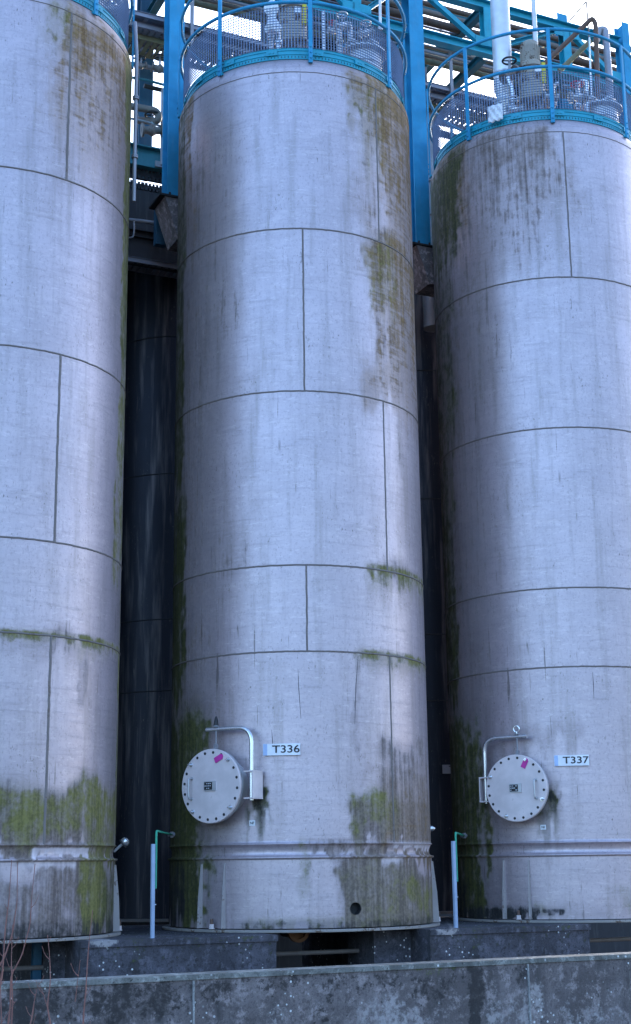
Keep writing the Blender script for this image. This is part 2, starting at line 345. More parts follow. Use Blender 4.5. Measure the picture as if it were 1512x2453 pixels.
# where dirt and some painted flank shade lie on each tank: kind, x0,y0,x1,y1 (photo), edge softness along / up (m), amount at top / bottom
ST={
2:[('brown',895,195,1035,640,.3,.3,.95,.45),('moss',822,190,915,430,.2,.3,.50,.2),('brown',825,178,1035,400,.35,.3,.80,.40),
   ('grime',840,300,985,560,.4,.4,.45,.38),('brown',950,240,1035,640,.15,.3,.85,.55),
   ('moss',868,590,940,770,.12,.2,.45,.30),('brown',868,585,960,800,.2,.2,.72,.45),('grime',880,580,1035,985,.3,.3,.62,.30),('brown',900,590,1035,1000,.25,.3,.75,.40),
   ('grime',940,975,1035,1370,.25,.3,.42,.30),('moss',885,1362,1035,1425,.25,.05,.85,.3),('grime',890,1368,1035,1470,.3,.15,.6,.15),
   ('moss',842,1562,1035,1605,.25,.05,.88,.25),('grime',842,1565,1035,1630,.25,.1,.55,.1),('grime',846,1570,862,1790,.05,.1,.5,.42),
   ('grime',886,1770,1035,2050,.18,.12,.58,.85),('brown',900,1850,1035,2050,.3,.2,.30,.5),('grime',828,1915,1035,2055,.10,.06,.9,.8),('moss',830,1905,960,2010,.10,.08,.62,.28),('moss',828,1950,856,2040,.05,.05,.7,.3),
   ('grime',680,2008,1035,2050,.5,.02,.62,.75),('grime',790,2066,1035,2300,.14,.1,.85,.9),('moss',790,2090,1035,2300,.25,.1,.35,.42),('moss',960,2110,1035,2200,.15,.1,.72,.5),
   ('soot',560,2204,1035,2300,.5,.03,.5,.95),('moss',600,2195,1035,2226,.3,.03,.4,.6),('moss',690,2060,720,2230,.06,.1,.5,.4),
   ('dmoss',405,250,440,1200,.06,.5,.6,.8),('dmoss',405,1200,442,1700,.08,.5,.8,.9),('dmoss',405,1700,500,2230,.30,.3,.85,1.0),('grime',405,300,540,2050,.8,.8,.50,.55),('brown',405,250,470,620,.15,.3,.7,.3),  # broad left-flank grime also paints in the shade beside the neighbouring tank
   ('moss',405,1800,470,2150,.14,.2,.35,.6),('soot',405,2090,450,2230,.2,.2,.55,1.0),
   ('dmoss',590,1870,630,2010,.05,.12,.95,.5),('soot',596,1885,622,1975,.04,.08,.9,.5),('clean',618,1935,632,2000,.03,.03,.8,.5),('clean',935,2018,1035,2034,.1,.02,.8,.9),('clean',905,2052,960,2085,.12,.05,.9,.3)],
3:[('grime',1033,300,1340,640,.6,.5,.75,.35),('brown',1033,340,1120,560,.2,.3,.55,.4),('dmoss',1033,390,1100,640,.14,.3,.85,.75),('dmoss',1033,600,1090,1100,.15,.3,.55,.65),('grime',1033,600,1190,1700,.5,.5,.5,.42),  # wide left grime adds painted flank shade to the real dirt
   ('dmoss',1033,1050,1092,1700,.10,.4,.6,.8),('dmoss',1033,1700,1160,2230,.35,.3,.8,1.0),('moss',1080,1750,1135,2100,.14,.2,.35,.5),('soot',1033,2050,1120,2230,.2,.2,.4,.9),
   ('soot',1083,2172,1295,2212,.12,.06,.85,1.0),('grime',1100,2150,1512,2212,.5,.08,.1,.45),
   ('dmoss',1300,1870,1338,1990,.05,.12,.95,.45),('soot',1312,1880,1332,1950,.04,.08,.8,.4),('grime',1320,1860,1352,2040,.1,.1,.5,.3),('grime',1240,1730,1420,1790,.3,.1,.35,.3),
   ('soot',1300,2176,1365,2190,.05,.02,.75,.7),('moss',1275,2165,1320,2200,.08,.03,.6,.5),('moss',1455,2120,1512,2200,.14,.06,.35,.6)],
1:[('brown',130,20,320,330,.3,.4,.85,.40),('moss',90,0,175,150,.15,.3,.72,.1),('brown',200,60,320,420,.25,.4,.80,.32),('grime',175,40,320,500,.3,.4,.6,.25),
   ('dmoss',300,120,330,900,.07,.3,.6,.5),('moss',290,120,330,1400,.07,.3,.9,.65),('moss',282,1300,330,2060,.05,.3,.5,.9),
   ('moss',12,1512,182,1548,.2,.04,.95,.25),('moss',180,1530,300,1575,.2,.04,.9,.25),('grime',30,1522,240,1610,.3,.1,.55,.1),('grime',190,1560,215,1700,.04,.1,.5,.4),
   ('moss',-60,1868,300,2010,.3,.16,.80,.62),('grime',-60,1850,300,2050,.3,.15,.60,.98),('grime',-60,2015,300,2060,.5,.02,.8,.8),
   ('moss',185,1975,300,2060,.2,.08,.6,.75),('clean',90,2030,215,2057,.06,.02,.95,.95),('clean',60,2064,165,2095,.12,.04,.9,.3),
   ('grime',-80,2075,300,2320,.4,.1,.75,.75),('moss',170,2060,262,2250,.16,.1,.75,.98),('soot',-80,2205,330,2300,.5,.06,.5,1.0),('dmoss',240,2060,330,2240,.07,.1,.5,.8),('clean',0,2080,70,2210,.3,.1,.5,.3)]}

# ------------------------------------------------------------------ tank
def tank_profile():
    z=list(np.arange(.11,8.66,.028)); P=[]
    P+=[(1.402,-.600+.024*i) for i in range(28)]                     # skirt
    P+=[(1.402,.055),(1.424,.062),(1.424,.076),(1.392,.082),(1.380,.10),(1.378,.13),(1.386,.165),(1.398,.192),(1.412,.196),(1.412,.203),(1.400,.207)]
    P+=[(1.400,z_) for z_ in np.arange(.235,8.665,.028)]
    P+=[(1.4*math.cos(a),8.70+.50*math.sin(a)) for a in np.linspace(0.02,1.54,34)]
    return P
PROF=tank_profile()
SEAM_ANG={}                                                          # world heading of the vertical seams
def heading(t,ang): v=tdir(t,ang); return math.degrees(math.atan2(v.x,v.y))
H_OLD=heading(2,42.3); H_NEW=heading(2,3.5)
def ang_of(t,h):                                                     # camera-facing angle of a world heading
    base=math.degrees(math.atan2(TK[t].x,TK[t].y)); a=(180+base)-h; return (a+180)%360-180

def seam_ring(t,z,rr=RT,w=.016,h=.008,parent=None):
    c=wloc(parent); m=MB(); n=220; v=[]; f=[]
    for k in range(n):
        a=2*math.pi*k/n; j=(random.random()-.5)*.004
        for r,zz in ((rr-.003,z-w+j),(rr+h,z-w*.5+j),(rr+h,z+w*.5+j),(rr-.003,z+w+j)): v.append((c.x+r*math.cos(a),c.y+r*math.sin(a),zz))
    for k in range(n):
        k2=(k+1)%n; f+=[(k*4+i,k2*4+i,k2*4+i+1,k*4+i+1) for i in range(3)]
    m.add(v,f); return m.build('horizontal_weld_seam','seam',parent)
def seam_line(t,ang,z0,z1,parent,w=.008,h=.0045):
    m=MB(); n=int((z1-z0)/.06)+2; v=[];f=[]
    for i in range(n):
        z=z0+(z1-z0)*i/(n-1); j=(random.random()-.5)*.005
        for da,r in ((-w*1.3,RT-.002),(-w*.6,RT+h),(w*.6,RT+h),(w*1.3,RT-.002)):
            p=TP(t,ang+math.degrees((da+j)/RT),z,r); v.append(p)
    for i in range(n-1): f+=[(i*4+k,i*4+k+1,(i+1)*4+k+1,(i+1)*4+k) for k in range(3)]
    m.add(v,f); return m.build('vertical_weld_seam','seam',parent)

def text_mesh(txt,size,origin,rx,up,nrm,parent,mat='ink',name='lettering',depth=.0015,sx=1.):
    cu=bpy.data.curves.new('lettering','FONT'); cu.body=txt; cu.size=size; cu.align_x='CENTER'; cu.align_y='CENTER'; cu.extrude=depth; cu.offset=size*.012
    o=bpy.data.objects.new('lettering_curve',cu); C.objects.link(o); bpy.context.view_layer.update()
    me=bpy.data.meshes.new_from_object(o.evaluated_get(bpy.context.evaluated_depsgraph_get())); bpy.data.objects.remove(o)
    M=Matrix(((rx.x,up.x,nrm.x,origin.x),(rx.y,up.y,nrm.y,origin.y),(rx.z,up.z,nrm.z,origin.z),(0,0,0,1)))@Matrix.Diagonal((sx,1,1,1))
    me.transform(M); me.transform(Matrix.Translation(-wloc(parent))); me.materials.clear(); me.materials.append(MAT[mat])
    r=bpy.data.objects.new(name,me); C.objects.link(r); r.parent=parent; ORG[r.name]=wloc(parent); return r

def manhole(t,ang,z,rad,parent,side,neckgap=.17):
    nrm=tdir(t,ang); up=Vector((0,0,1)); rx=up.cross(nrm)           # rx: to the viewer's right
    c=TP(t,ang,z,RT)
    m=MB(); m.lathe(c-nrm*.15,[(rad*.80,0),(rad*.80,.15+neckgap-.03)],48,nrm); neck=m.build('manhole_neck','steel',parent)
    m=MB(); o=neckgap-.03; m.lathe(c+nrm*o,[(rad*.97,0),(rad*.99,.006),(rad*.99,.028),(rad*.93,.032)],64,nrm); m.build('manhole_flange','steel',parent)
    m=MB(); o=neckgap+.006; m.lathe(c+nrm*o,[(rad*.97,0),(rad,.005),(rad,.026),(rad*.985,.031)],72,nrm); cov=m.build('manhole_cover','cover',parent)
    face=c+nrm*(o+.0312)
    bright={2,7,12,17} if side>0 else {1,6,11,16}
    for k in range(20):
        a=2*math.pi*(k+.3)/20; p=face+(rx*math.sin(a)+up*math.cos(a))*rad*.90
        m=MB()
        if k in bright: m.lathe(p-nrm*.002,[(.024,0),(.024,.006),(.016,.006),(.016,.026),(.009,.026),(.009,.05)],6,nrm); m.build('clamp_bolt','bright',cov)
        else: m.lathe(p-nrm*.002,[(.0145,0),(.0145,.004),(.010,.004)],12,nrm); m.build('bolt_hole','dark',cov)
    # grab handle, left on one cover, right on the other
    hx=-.235*side; hp=face+rx*hx-up*.02*1
    m=MB(); pts=bend([hp+up*.10,hp+up*.10+nrm*.055,hp-up*.10+nrm*.055,hp-up*.10],.03); m.tube(pts,.009,10); 
    m.lathe(hp+up*.10-nrm*.001,[(.018,0),(.016,.006)],14,nrm); m.lathe(hp-up*.10-nrm*.001,[(.018,0),(.016,.006)],14,nrm); m.build('grab_handle','steel',cov)
    # rating plate
    m=MB(); ax=(rx,up,nrm); m.box(face+nrm*.006-rx*.005,.14,.095,.012,ax); pl=m.build('rating_plate_bracket','steel',cov,smooth=False)
    m=MB(); m.box(face+nrm*.0135-rx*.02,.095,.075,.004,ax); m.build('rating_plate','dark',cov,smooth=False)
    m=MB()
    for i in range(4):
        for j in range(3):
            if random.random()<.75: m.box(face+nrm*.0165-rx*(.055-.021*i)+up*(.022-.022*j),.012+.006*random.random(),.007,.002,ax)
    m.build('plate_marking','white',cov,smooth=False)
    # magenta tag
    m=MB(); a=R(28) if side<0 else R(64); d1=rx*math.sin(a)+up*math.cos(a); d2=nrm.cross(d1)
    pc=face+nrm*.006+rx*(.118 if side<0 else .105)+up*(.262 if side<0 else .268)
    if side>0: d1=rx*math.cos(R(25))+up*math.sin(R(25)); d2=nrm.cross(d1)
    q=[(-.055,-.028),(.035,-.028),(.055,-.008),(.055,.012),(.035,.028),(-.055,.028)]
    v=[pc+d1*x+d2*y-nrm*.003 for x,y in q]+[pc+d1*x+d2*y+nrm*.003 for x,y in q]
    m.add(v,[tuple(range(5,-1,-1)),tuple(range(6,12))]+[(i,(i+1)%6,6+(i+1)%6,6+i) for i in range(6)]); m.build('inspection_tag','pink',cov,smooth=False)
    # davit: box bracket on the side, bent arm over the top, eye bolt
    b0=c+rx*side*(rad+.075)+nrm*(.07); arm_x=rx*side*(rad+.085)
    m=MB(); bx=c+rx*side*(rad+.052)
    for dz in (-.13,.13): m.box(bx+nrm*(.06)+up*dz,.115,.17,.014,(rx,nrm,up))
    m.box(bx+nrm*.06+rx*side*.050,.012,.168,.244,(rx,nrm,up)); m.build('davit_bracket','cover',parent,smooth=False)
    top=rad+.20
    pts=bend([bx+nrm*.09-up*.15,bx+nrm*.09+up*top,c+nrm*.12+up*top-rx*side*.12],.16,8)
    m=MB(); m.tube(pts,.023,14); arm=m.build('davit_arm','bright',parent)
    m=MB(); tp=c+nrm*.12+up*(top); m.tube([tp+up*.03,tp-up*.16],.008,8); m.box(tp-up*.19,.035,.03,.08,(rx,nrm,up)); m.lathe(tp+up*.025-up*.0,[(.028,0),(.028,.012)],10); m.build('hanger_bolt','steel2',arm)
    if side<0:
        m=MB(); rc=tp+up*.085; m.tube([rc+(rx*math.cos(q)+up*math.sin(q))*.034 for q in np.linspace(0,2*math.pi,16,endpoint=False)],.009,8,closed=True); m.tube([tp+up*.03,tp+up*.055],.011,8); m.build('eye_bolt','bright',arm)
    else:
        m=MB(); m.lathe(tp+up*.03,[(.028,0),(.022,.05),(.012,.09),(.005,.10)],10); m.build('end_plug','dark',arm)
    return cov

def sign(t,x0,x1,y,txt,parent,tilt=0.):
    a0,z=on_tank(t,x0,y); a1,_=on_tank(t,x1,y); a=(a0+a1)/2; nrm=tdir(t,a); up=Vector((0,0,1)); rx=up.cross(nrm)
    if tilt: up=(up*math.cos(tilt)+rx*math.sin(tilt)); rx=up.cross(nrm)
    W=.375; Hh=.115; c=TP(t,a,z,RT+.020)
    m=MB(); m.box(c,W,Hh,.006,(rx,up,nrm)); s=m.build('number_sign','sign',parent,smooth=False)
    m=MB(); m.box(c-rx*(W/2-.022)+nrm*.0035,.040,Hh*.97,.002,(rx,up,nrm)); m.build('sign_reflection','signsheen',s,smooth=False)  # bluish reflection at the plate's left end, painted as a thin strip
    for dx in (-.15,.15): m=MB(); m.lathe(c+rx*dx-nrm*.024,[(.008,0),(.008,.022)],8,nrm); m.build('sign_standoff','steel2',s)
    text_mesh(txt,.104,c+rx*.045+nrm*.0045,rx,up,nrm,s,sx=1.28)

def small_tag(t,x,y,txt,parent):
    a,z=on_tank(t,x,y); nrm=tdir(t,a); up=Vector((0,0,1)); rx=up.cross(nrm); c=TP(t,a,z,RT+.006)
    m=MB(); m.box(c,.060,.052,.006,(rx,up,nrm)); s=m.build('small_tag','sign',parent,smooth=False)
    text_mesh(txt,.036,c+nrm*.004,rx,up,nrm,s)

def gussets(t,ang,parent,sep=12.6,bolt=True):
    for sgn in (-1,1):
        a=ang+sgn*sep/2; nrm=tdir(t,a); up=Vector((0,0,1)); rx=up.cross(nrm)
        c=TP(t,a,0,RT)
        pr=[(0.0,.02),(.018,.02),(.052,-.30),(.066,-.60),(0,-.60)]
        v=[c+nrm*p+up*q-rx*.007 for p,q in pr]+[c+nrm*p+up*q+rx*.007 for p,q in pr]; k=len(pr)
        m=MB(); m.add(v,[tuple(range(k)),tuple(range(2*k-1,k-1,-1))]+[(i,k+i,k+(i+1)%k,(i+1)%k) for i in range(k)]); m.build('gusset_plate','gusset',parent,smooth=False)
    nrm=tdir(t,ang+1.2); c=TP(t,ang+1.2,-.602,RT+.055)
    m=MB(); m.lathe(c,[(.032,0),(.032,.008),(.026,.008),(.026,.045)],6); m.build('anchor_nut','cover',parent); m=MB(); m.lathe(c+Vector((0,0,.045)),[(.016,0),(.016,.045),(.013,.05)],10); m.build('anchor_bolt','rust',parent)

def make_tank(t,label,manang,mside,signspec,cov_rad=.365,front=True,gus=None,hole=None):
    X=TK[t]; T=thing('storage_tank',(X.x,X.y,-.635),label,'storage tank','tall steel tanks in the front row')
    shell_mesh('tank_shell',t,PROF,ST[t],'shell',T,hole)
    m=MB(); m.lathe((X.x,X.y,-.636),[(1.36,0),(1.468,0),(1.472,.004),(1.472,.022),(1.468,.026),(1.39,.026)],128,capb=False,capt=False); m.build('base_flange','cap2',T)
    if hole:
        a=math.degrees(hole[0]); nrm=tdir(t,a); c=TP(t,a,hole[1],RT-.08)
        m=MB(); m.lathe(c,[(hole[2]+.003,0),(hole[2]+.003,.086)],28,nrm,capb=False,capt=False); m.lathe(c,[(.001,0),(hole[2]+.03,.0)],28,nrm,capt=False); m.build('skirt_hole_sleeve','dark',T)
    for k in 'ABCDE': seam_ring(t,ZR[k],RT,.011 if k!='A' else .007,.007 if k!='A' else .004,T)
    cs=[('A','B',H_OLD),('B','C',H_NEW),('C','D',H_OLD),('D','E',H_NEW),('E','F',H_OLD)]
    for hi,lo,h in cs:
        if t==3: 
            if hi!='A': 
                continue
            h=heading(3,14.4)
        if t==1: h=heading(1,27.6) if hi in 'ACE' else heading(1,-14)
        seam_line(t,ang_of(t,h),ZR[lo],ZR[hi],T,.0085 if t!=1 else .012,.006)
    if manang is not None: mq=on_tank(t,manang[0],manang[1],RT+.19); manhole(t,mq[0],mq[1],cov_rad,T,mside)
    if signspec: sign(t,*signspec,T)
    for g_ in (gus or []): gussets(t,g_,T)
    return T
hole_a,hole_z=on_tank(2,852,2177)
t1=make_tank(1,'leftmost front tank, cut by the picture edge, mossy band above its base',None,0,None,gus=[85,130])
t2=make_tank(2,'middle front tank marked T336 with brown streaks down its right side',(507,1883),1,(632,720,1797,'T336'),gus=[-38.5,88],hole=(R(hole_a),hole_z,.058))
t3=make_tank(3,'right-hand front tank marked T337, shaded and green down its left side',(1238,1888),-1,(1331,1408,1823,'T337'),gus=[-26.3,110],cov_rad=.36)
for tt,tn_,pts in ((2,t2,((714,1603),(716,1650),(721,1722))),(3,t3,((1420,1610),(1422,1640),(1423,1672))),(2,t2,((651,1748),(653,1775),(652,1800))),(2,t2,((858,1572),(853,1640),(850,1735)))):
    m=MB(); v=[]
    for i,(x,y) in enumerate(pts):
        a,z=on_tank(tt,x,y)
        for da in (-.0035,.0035): v.append(TP(tt,a+math.degrees(da*(1 if i==1 else .4)/RT),z,RT+.0012))
    m.add(v,[(0,1,3,2),(2,3,5,4)]); m.build('drip_stain','ink',tn_)
small_tag(2,605,1972,'NF',t2); small_tag(3,1302,1982,'NI',t3)

# nozzle studs and lamps low on the shells
def stud(t,x,y,label):
    a,z=on_tank(t,x,y); a=min(a,80); nrm=tdir(t,a+(0 if t==1 else 0)); 
    root=TP(t,a,z-.10,RT-.01); tip=root+nrm*.10+Vector((0,0,.085))
    T=thing('sample_nozzle',root,label,'nozzle')
    m=MB(); m.tube([root,root+(tip-root)*.85],.014,10); m.build('stem','steel',T)
    ax=(tip-root).normalized(); m=MB(); m.lathe(root+(tip-root)*.85,[(.025,0),(.040,.01),(.046,.03),(.040,.05),(.02,.065)],20,ax); m.build('cap','bright',T)
    m=MB(); m.lathe(root+(tip-root)*.80,[(.05,0),(.05,.014)],20,ax); m.build('flange','dark',T)
stud(1,285,2015,'round silver capped nozzle sticking out of the leftmost tank side')
a_,z_=on_tank(2,1034,2000); 
T=thing('side_fitting',TP(2,86,.36,RT),'small silver fitting low on the right edge of the middle tank','fitting'); m=MB(); m.lathe(TP(2,86,.36,RT-.01),[(.03,0),(.03,.03),(.018,.05),(.01,.06)],14,tdir(2,86)); m.build('cap','bright',T); m=MB(); m.lathe(TP(2,86,.36,RT-.02),[(.045,0),(.045,.022)],14,tdir(2,86)); m.build('washer','steel2',T)

# earth cable trunking posts beside the tanks
def trunk(x,ytop,ybot,t,tx,ty,label,lean):
    s0,z0=at_d(x,ybot,-1.42); base=G(s0,-1.42,-.635); s1,z1=at_d(x+lean,ytop,-1.42); top=G(s1,-1.42,z1)
    T=thing('cable_trunking',base,label,'cable trunking','pale blue cable trunking posts between the tanks')
    m=MB(); m.chan(base,top,.032,.034,.005,up=-Nv.to_3d()); m.bar(base+Vector((0,0,.0)),top,.033,.004,up=-Nv.to_3d()); m.build('channel','channel',T,smooth=False)
    a,z=on_tank(t,tx,ty); a=max(a,-70); e=TP(t,a,z,RT+.03)
    m=MB(); m.tube(bend([top-Vector((0,0,.4))+Uv.to_3d()*.03,top+Vector((0,0,.02))+Uv.to_3d()*.03,Vector((top.x,top.y,e.z+.0))+Uv.to_3d()*.03,e],.09),.010,8); m.build('earth_cable','green',T)
    m=MB(); m.box(e,.03,.03,.06,(tdir(t,a),Vector((0,0,1)).cross(tdir(t,a)),Vector((0,0,1)))); m.lathe(e-tdir(t,a)*.03,[(.02,0),(.02,.07)],8,tdir(t,a)); m.build('cable_clamp','steel2',T)
    m=MB()
    for q in (.35,.8): m.lathe(base+(top-base)*q+Uv.to_3d()*.02,[(.008,0),(.008,.012)],8,Uv.to_3d())
    m.build('screw','bright',T)
trunk(365,2022,2237,2,413,2000,'pale blue trunking post left of the middle tank',2)
trunk(1092,2015,2205,3,1118,2002,'pale blue trunking post left of the right-hand tank',-6)

# ------------------------------------------------------------------ guard railing on tank tops
def make_rail():
    X=TK[2]; T=thing('guard_railing',(X.x,X.y,8.86),'round blue guard railing with wire mesh on the middle tank top','guard railing','round blue guard railings on the tank tops')
    rr=1.385
    for z in (9.56,10.08):
        m=MB(); m.tube(ringpts(X,rr,z,120),.021,10,closed=True); m.build('rail','blue',T)
    rr=1.335
    m=MB()   # toe board: lipped channel
    m.lathe((X.x,X.y,8.865),[(rr-.03,.0),(rr,.0),(rr,.05),(rr+.008,.052),(rr+.008,.060),(rr,.062),(rr,.10),(rr+.008,.102),(rr+.008,.11),(rr,.112),(rr,.14),(rr-.03,.145)],160,capb=False,capt=False); toe=m.build('toe_board','cyan',T)
    m=MB()
    for k in range(216):
        a=2*math.pi*k/216; d=Vector((math.cos(a),math.sin(a),0)); s=Vector((-d.y,d.x,0)); m.box(Vector((X.x,X.y,8.890))+d*(rr+.001),.004,.010,.022,(d,s,Vector((0,0,1))))
    m.build('toe_board_slots','teal_dark',toe,smooth=False)['kind']='stuff'
    H0=heading(2,12)
    nb=8
    for k in range(nb*2):
        h=R(H0+k*22.5); d=Vector((math.sin(h),math.cos(h),0)); s=Vector((-d.y,d.x,0)); p=Vector((X.x,X.y,8.935))+d*(rr+.012)
        m=MB(); m.box(p+Vector((0,0,.005)),.010,.13,.06,(d,s,Vector((0,0,1))))
        for q in (-.02,.02): m.lathe(p+s*q+Vector((0,0,.005))+d*.004,[(.010,0),(.010,.008)],6,d)
        m.build('splice_plate','cyan',toe,smooth=False)
    rr=1.385
    for k in range(nb):
        h=R(H0+k*45+4); d=Vector((math.sin(h),math.cos(h),0)); s=Vector((-d.y,d.x,0)); p=Vector((X.x,X.y,8.78))+d*(rr+.020)
        m=MB(); m.bar(p,p+Vector((0,0,1.30)),.046,.022,up=d)
        for q in (.06,.13,.2): m.lathe(p+Vector((0,0,q))+d*.011,[(.011,0),(.011,.012)],6,d)
        m.build('post','blue',T,smooth=False)
        m=MB(); m.bar(p+Vector((0,0,.03)),p-d*.16+Vector((0,0,.02)),.05,.02); m.build('foot_bracket','cyan',T,smooth=False)
    m=MB(); r2=rr-.040; n=240
    for k in range(n):
        a=2*math.pi*k/n; c,s_=math.cos(a),math.sin(a); m.tube([(X.x+r2*c,X.y+r2*s_,9.0),(X.x+r2*c,X.y+r2*s_,9.53)],.0058,3,cap=False)
    for j in range(16): m.tube(ringpts(X,r2,9.01+.034*j,124),.0058,3,closed=True)
    m.build('mesh_guard','meshblue',T,smooth=False)
    return T
r2_=make_rail()
for t,lab in ((1,'round blue guard railing on the leftmost tank, mostly out of the picture'),(3,'round blue guard railing with wire mesh on the right-hand tank top')):
    c=copy_tree(r2_,delta=(TK[t].x-TK[2].x,TK[t].y-TK[2].y,0)); tag(c,lab)
    if t==3: c.rotation_euler.z=R(-9)

# ------------------------------------------------------------------ equipment on the tank tops
def agitator(t):
    X=TK[t]; T=thing('agitator',(X.x,X.y,9.18),'beige mottled agitator motor on the middle tank top, cut by the picture top','agitator','agitator motors on the tank tops')
    c=lambda z:(X.x,X.y,z)
    m=MB(); m.lathe(c(9.18),[(.30,0),(.30,.03),(.19,.035),(.16,.20),(.16,.36),(.24,.37),(.24,.40)],40); m.build('mounting_stool','white',T)
    m=MB(); 
    for k in range(4): a=k*math.pi/2+.5; m.box(Vector(c(9.70))+Vector((math.cos(a),math.sin(a),0))*.15,.05,.05,.24,(Vector((math.cos(a),math.sin(a),0)),Vector((-math.sin(a),math.cos(a),0)),Vector((0,0,1))))
    m.lathe(c(9.58),[(.07,0),(.07,.25)],16); m.build('lantern','steel2',T)
    m=MB(); m.lathe(c(9.82),[(.24,0),(.25,.01),(.25,.035),(.175,.04),(.165,.50),(.20,.51),(.20,.545),(.15,.55)],40); m.build('gearbox','motor',T)
    m=MB(); m.lathe(c(10.37),[(.16,0),(.16,.04),(.125,.07),(.122,.32),(.115,.37),(.09,.39),(.03,.40)],40); mo=m.build('motor_body','motor',T)
    m=MB()
    for k in range(22):
        a=2*math.pi*k/22; d=Vector((math.cos(a),math.sin(a),0)); m.box(Vector(c(10.57))+d*.128,.014,.005,.22,(d,Vector((-d.y,d.x,0)),Vector((0,0,1))))
    m.build('cooling_fin','motor',mo,smooth=False)
    f=tdir(t,8); r=Vector((0,0,1)).cross(f)
    m=MB(); m.box(Vector(c(10.24))+f*.185+r*.03,.09,.07,.08,(r,f,Vector((0,0,1)))); m.build('terminal_box','white',T,smooth=False)
    m=MB(); m.box(Vector(c(10.22))+f*.165+r*.12,.05,.03,.30,(r,f,Vector((0,0,1)))); m.build('warning_strip','yellow',T,smooth=False)
    return T
ag=agitator(2)
for t,lab in ((1,'agitator motor on the leftmost tank, behind its railing'),(3,'beige mottled agitator motor on the right-hand tank top beside the white duct')):
    tag(copy_tree(ag,delta=(TK[t].x-TK[2].x,TK[t].y-TK[2].y,0)),lab)

def top_nozzle(t,dx):
    X=TK[t]+Vector((dx,.12)); T=thing('top_manway',(X.x,X.y,8.95),'ribbed grey manway neck on the right of the middle tank top','manway','manway necks on the tank tops')
    c=lambda z:(X.x,X.y,z)
    pr=[(.24,0)]; 
    for i in range(7): z=.08+i*.095; pr+=[(.235,z),(.247,z+.012),(.247,z+.025),(.235,z+.035)]
    m=MB(); m.lathe(c(8.95),pr+[(.235,.82)],40); m.build('neck','steel',T)
    m=MB(); m.lathe(c(9.77),[(.29,0),(.30,.006),(.30,.03),(.29,.035),(.25,.06),(.15,.10),(.03,.115)],48); cv=m.build('lid','steel',T)
    for k in range(12):
        a=2*math.pi*k/12; m=MB(); m.lathe(Vector(c(9.80))+Vector((math.cos(a),math.sin(a),0))*.27,[(.014,0),(.014,.03)],6); m.build('lid_bolt','bright',cv)
    for sg in (-1,1):
        q=Vector(c(9.85))+Vector((sg*.12,-.05,0)); m=MB(); m.lathe(q,[(.05,0),(.05,.06),(.085,.062),(.085,.085),(.05,.09),(.045,.13)],20); m.build('small_nozzle','steel',T)
    return T
tn=top_nozzle(2,.86)
for t,lab in ((1,'grey manway neck on the leftmost tank behind its blue railing'),(3,'ribbed grey manway neck on the far right of the right-hand tank top')):
    tag(copy_tree(tn,delta=(TK[t].x-TK[2].x+(.06 if t==3 else 0),TK[t].y-TK[2].y,0)),lab)

def on_top(t,x,y,dy=0.):                           # point above tank t's middle line at photo position
    r=ray(x,y); Y=TK[t].y+dy; return r*(Y/r.y)
def pipe(name,pts,r,mat,label,cat='pipe',group=None,flg=(),rb=.1,seg=14,wraps=0):
    pts=[Vector(p) for p in pts]
    T=thing(name,pts[0],label,cat,group); m=MB(); m.tube(bend(pts,rb) if len(pts)>2 else pts,r,seg); m.build('pipe_run',mat,T)
    for i,q in flg:
        a,b=pts[i],pts[i+1]; d=(b-a).normalized(); m=MB(); m.lathe(a+(b-a)*q-d*.02,[(r*1.7,0),(r*1.7,.018),(r*1.2,.019),(r*1.2,.022),(r*1.7,.023),(r*1.7,.04)],20,d); m.build('flange',mat if mat!='white' else 'steel',T)
    return T
# white duct and thin pipe on the right tank
a=on_top(3,1208,228,.1); b=on_top(3,1204,-40,.1); b.x=a.x; b.y=a.y
T=thing('white_duct',(a.x,a.y,a.z-.75),'thick white vertical duct rising from the left of the right-hand tank top','duct')
m=MB(); m.lathe((a.x,a.y,a.z-.75),[(.10,0),(.10,.55),(.13,.62),(.13,.65)],32); m.build('lower_duct','steel',T)
m=MB(); m.lathe((a.x,a.y,a.z-.10),[(.09,0),(.125,.16),(.128,.17),(.128,2.4)],40); m.build('duct_riser','white',T)
for zz in (.08,.5):
    m=MB(); m.lathe((a.x,a.y,a.z-.1+zz-.1),[(.14,0),(.14,.02)],32); m.build('joint_band','steel',T)
a=on_top(3,1284,112,.25); b=Vector((a.x,a.y,a.z+2)); pipe('vent_pipe',[a-Vector((0,0,.8)),b],.033,'white','thin white vertical vent pipe behind the beige motor',flg=[(0,.22)])
a=on_top(2,957,-20,.5); 
# curved level pipe right of T2 manway
pipe('vent_pipe',[on_top(2,910,-60,.3),on_top(2,911,72,.3)],.018,'white','slim white vertical pipe right of the middle tank manway',flg=[(0,.97)])
# level gauge strip on middle tank
for t,x,y0,y1,lab,wd in ((2,777,96,28,'white level gauge strip standing beside the middle tank motor',.04),):
    p0=on_top(t,x,y0+40,-.4); p1=on_top(t,x,y1,-.4); p1.x=p0.x; T=thing('level_gauge',p0,lab,'gauge')
    m=MB(); m.bar(p0,p1,wd,.03,up=(0,1,0)); m.build('gauge_body','white',T,smooth=False)
    m=MB()
    for i in range(9): m.box(p0+(p1-p0)*(.3+.075*i)-Vector((.005,.017,0)),.02,.004,.004)
    m.build('scale_mark','ink',T,smooth=False)

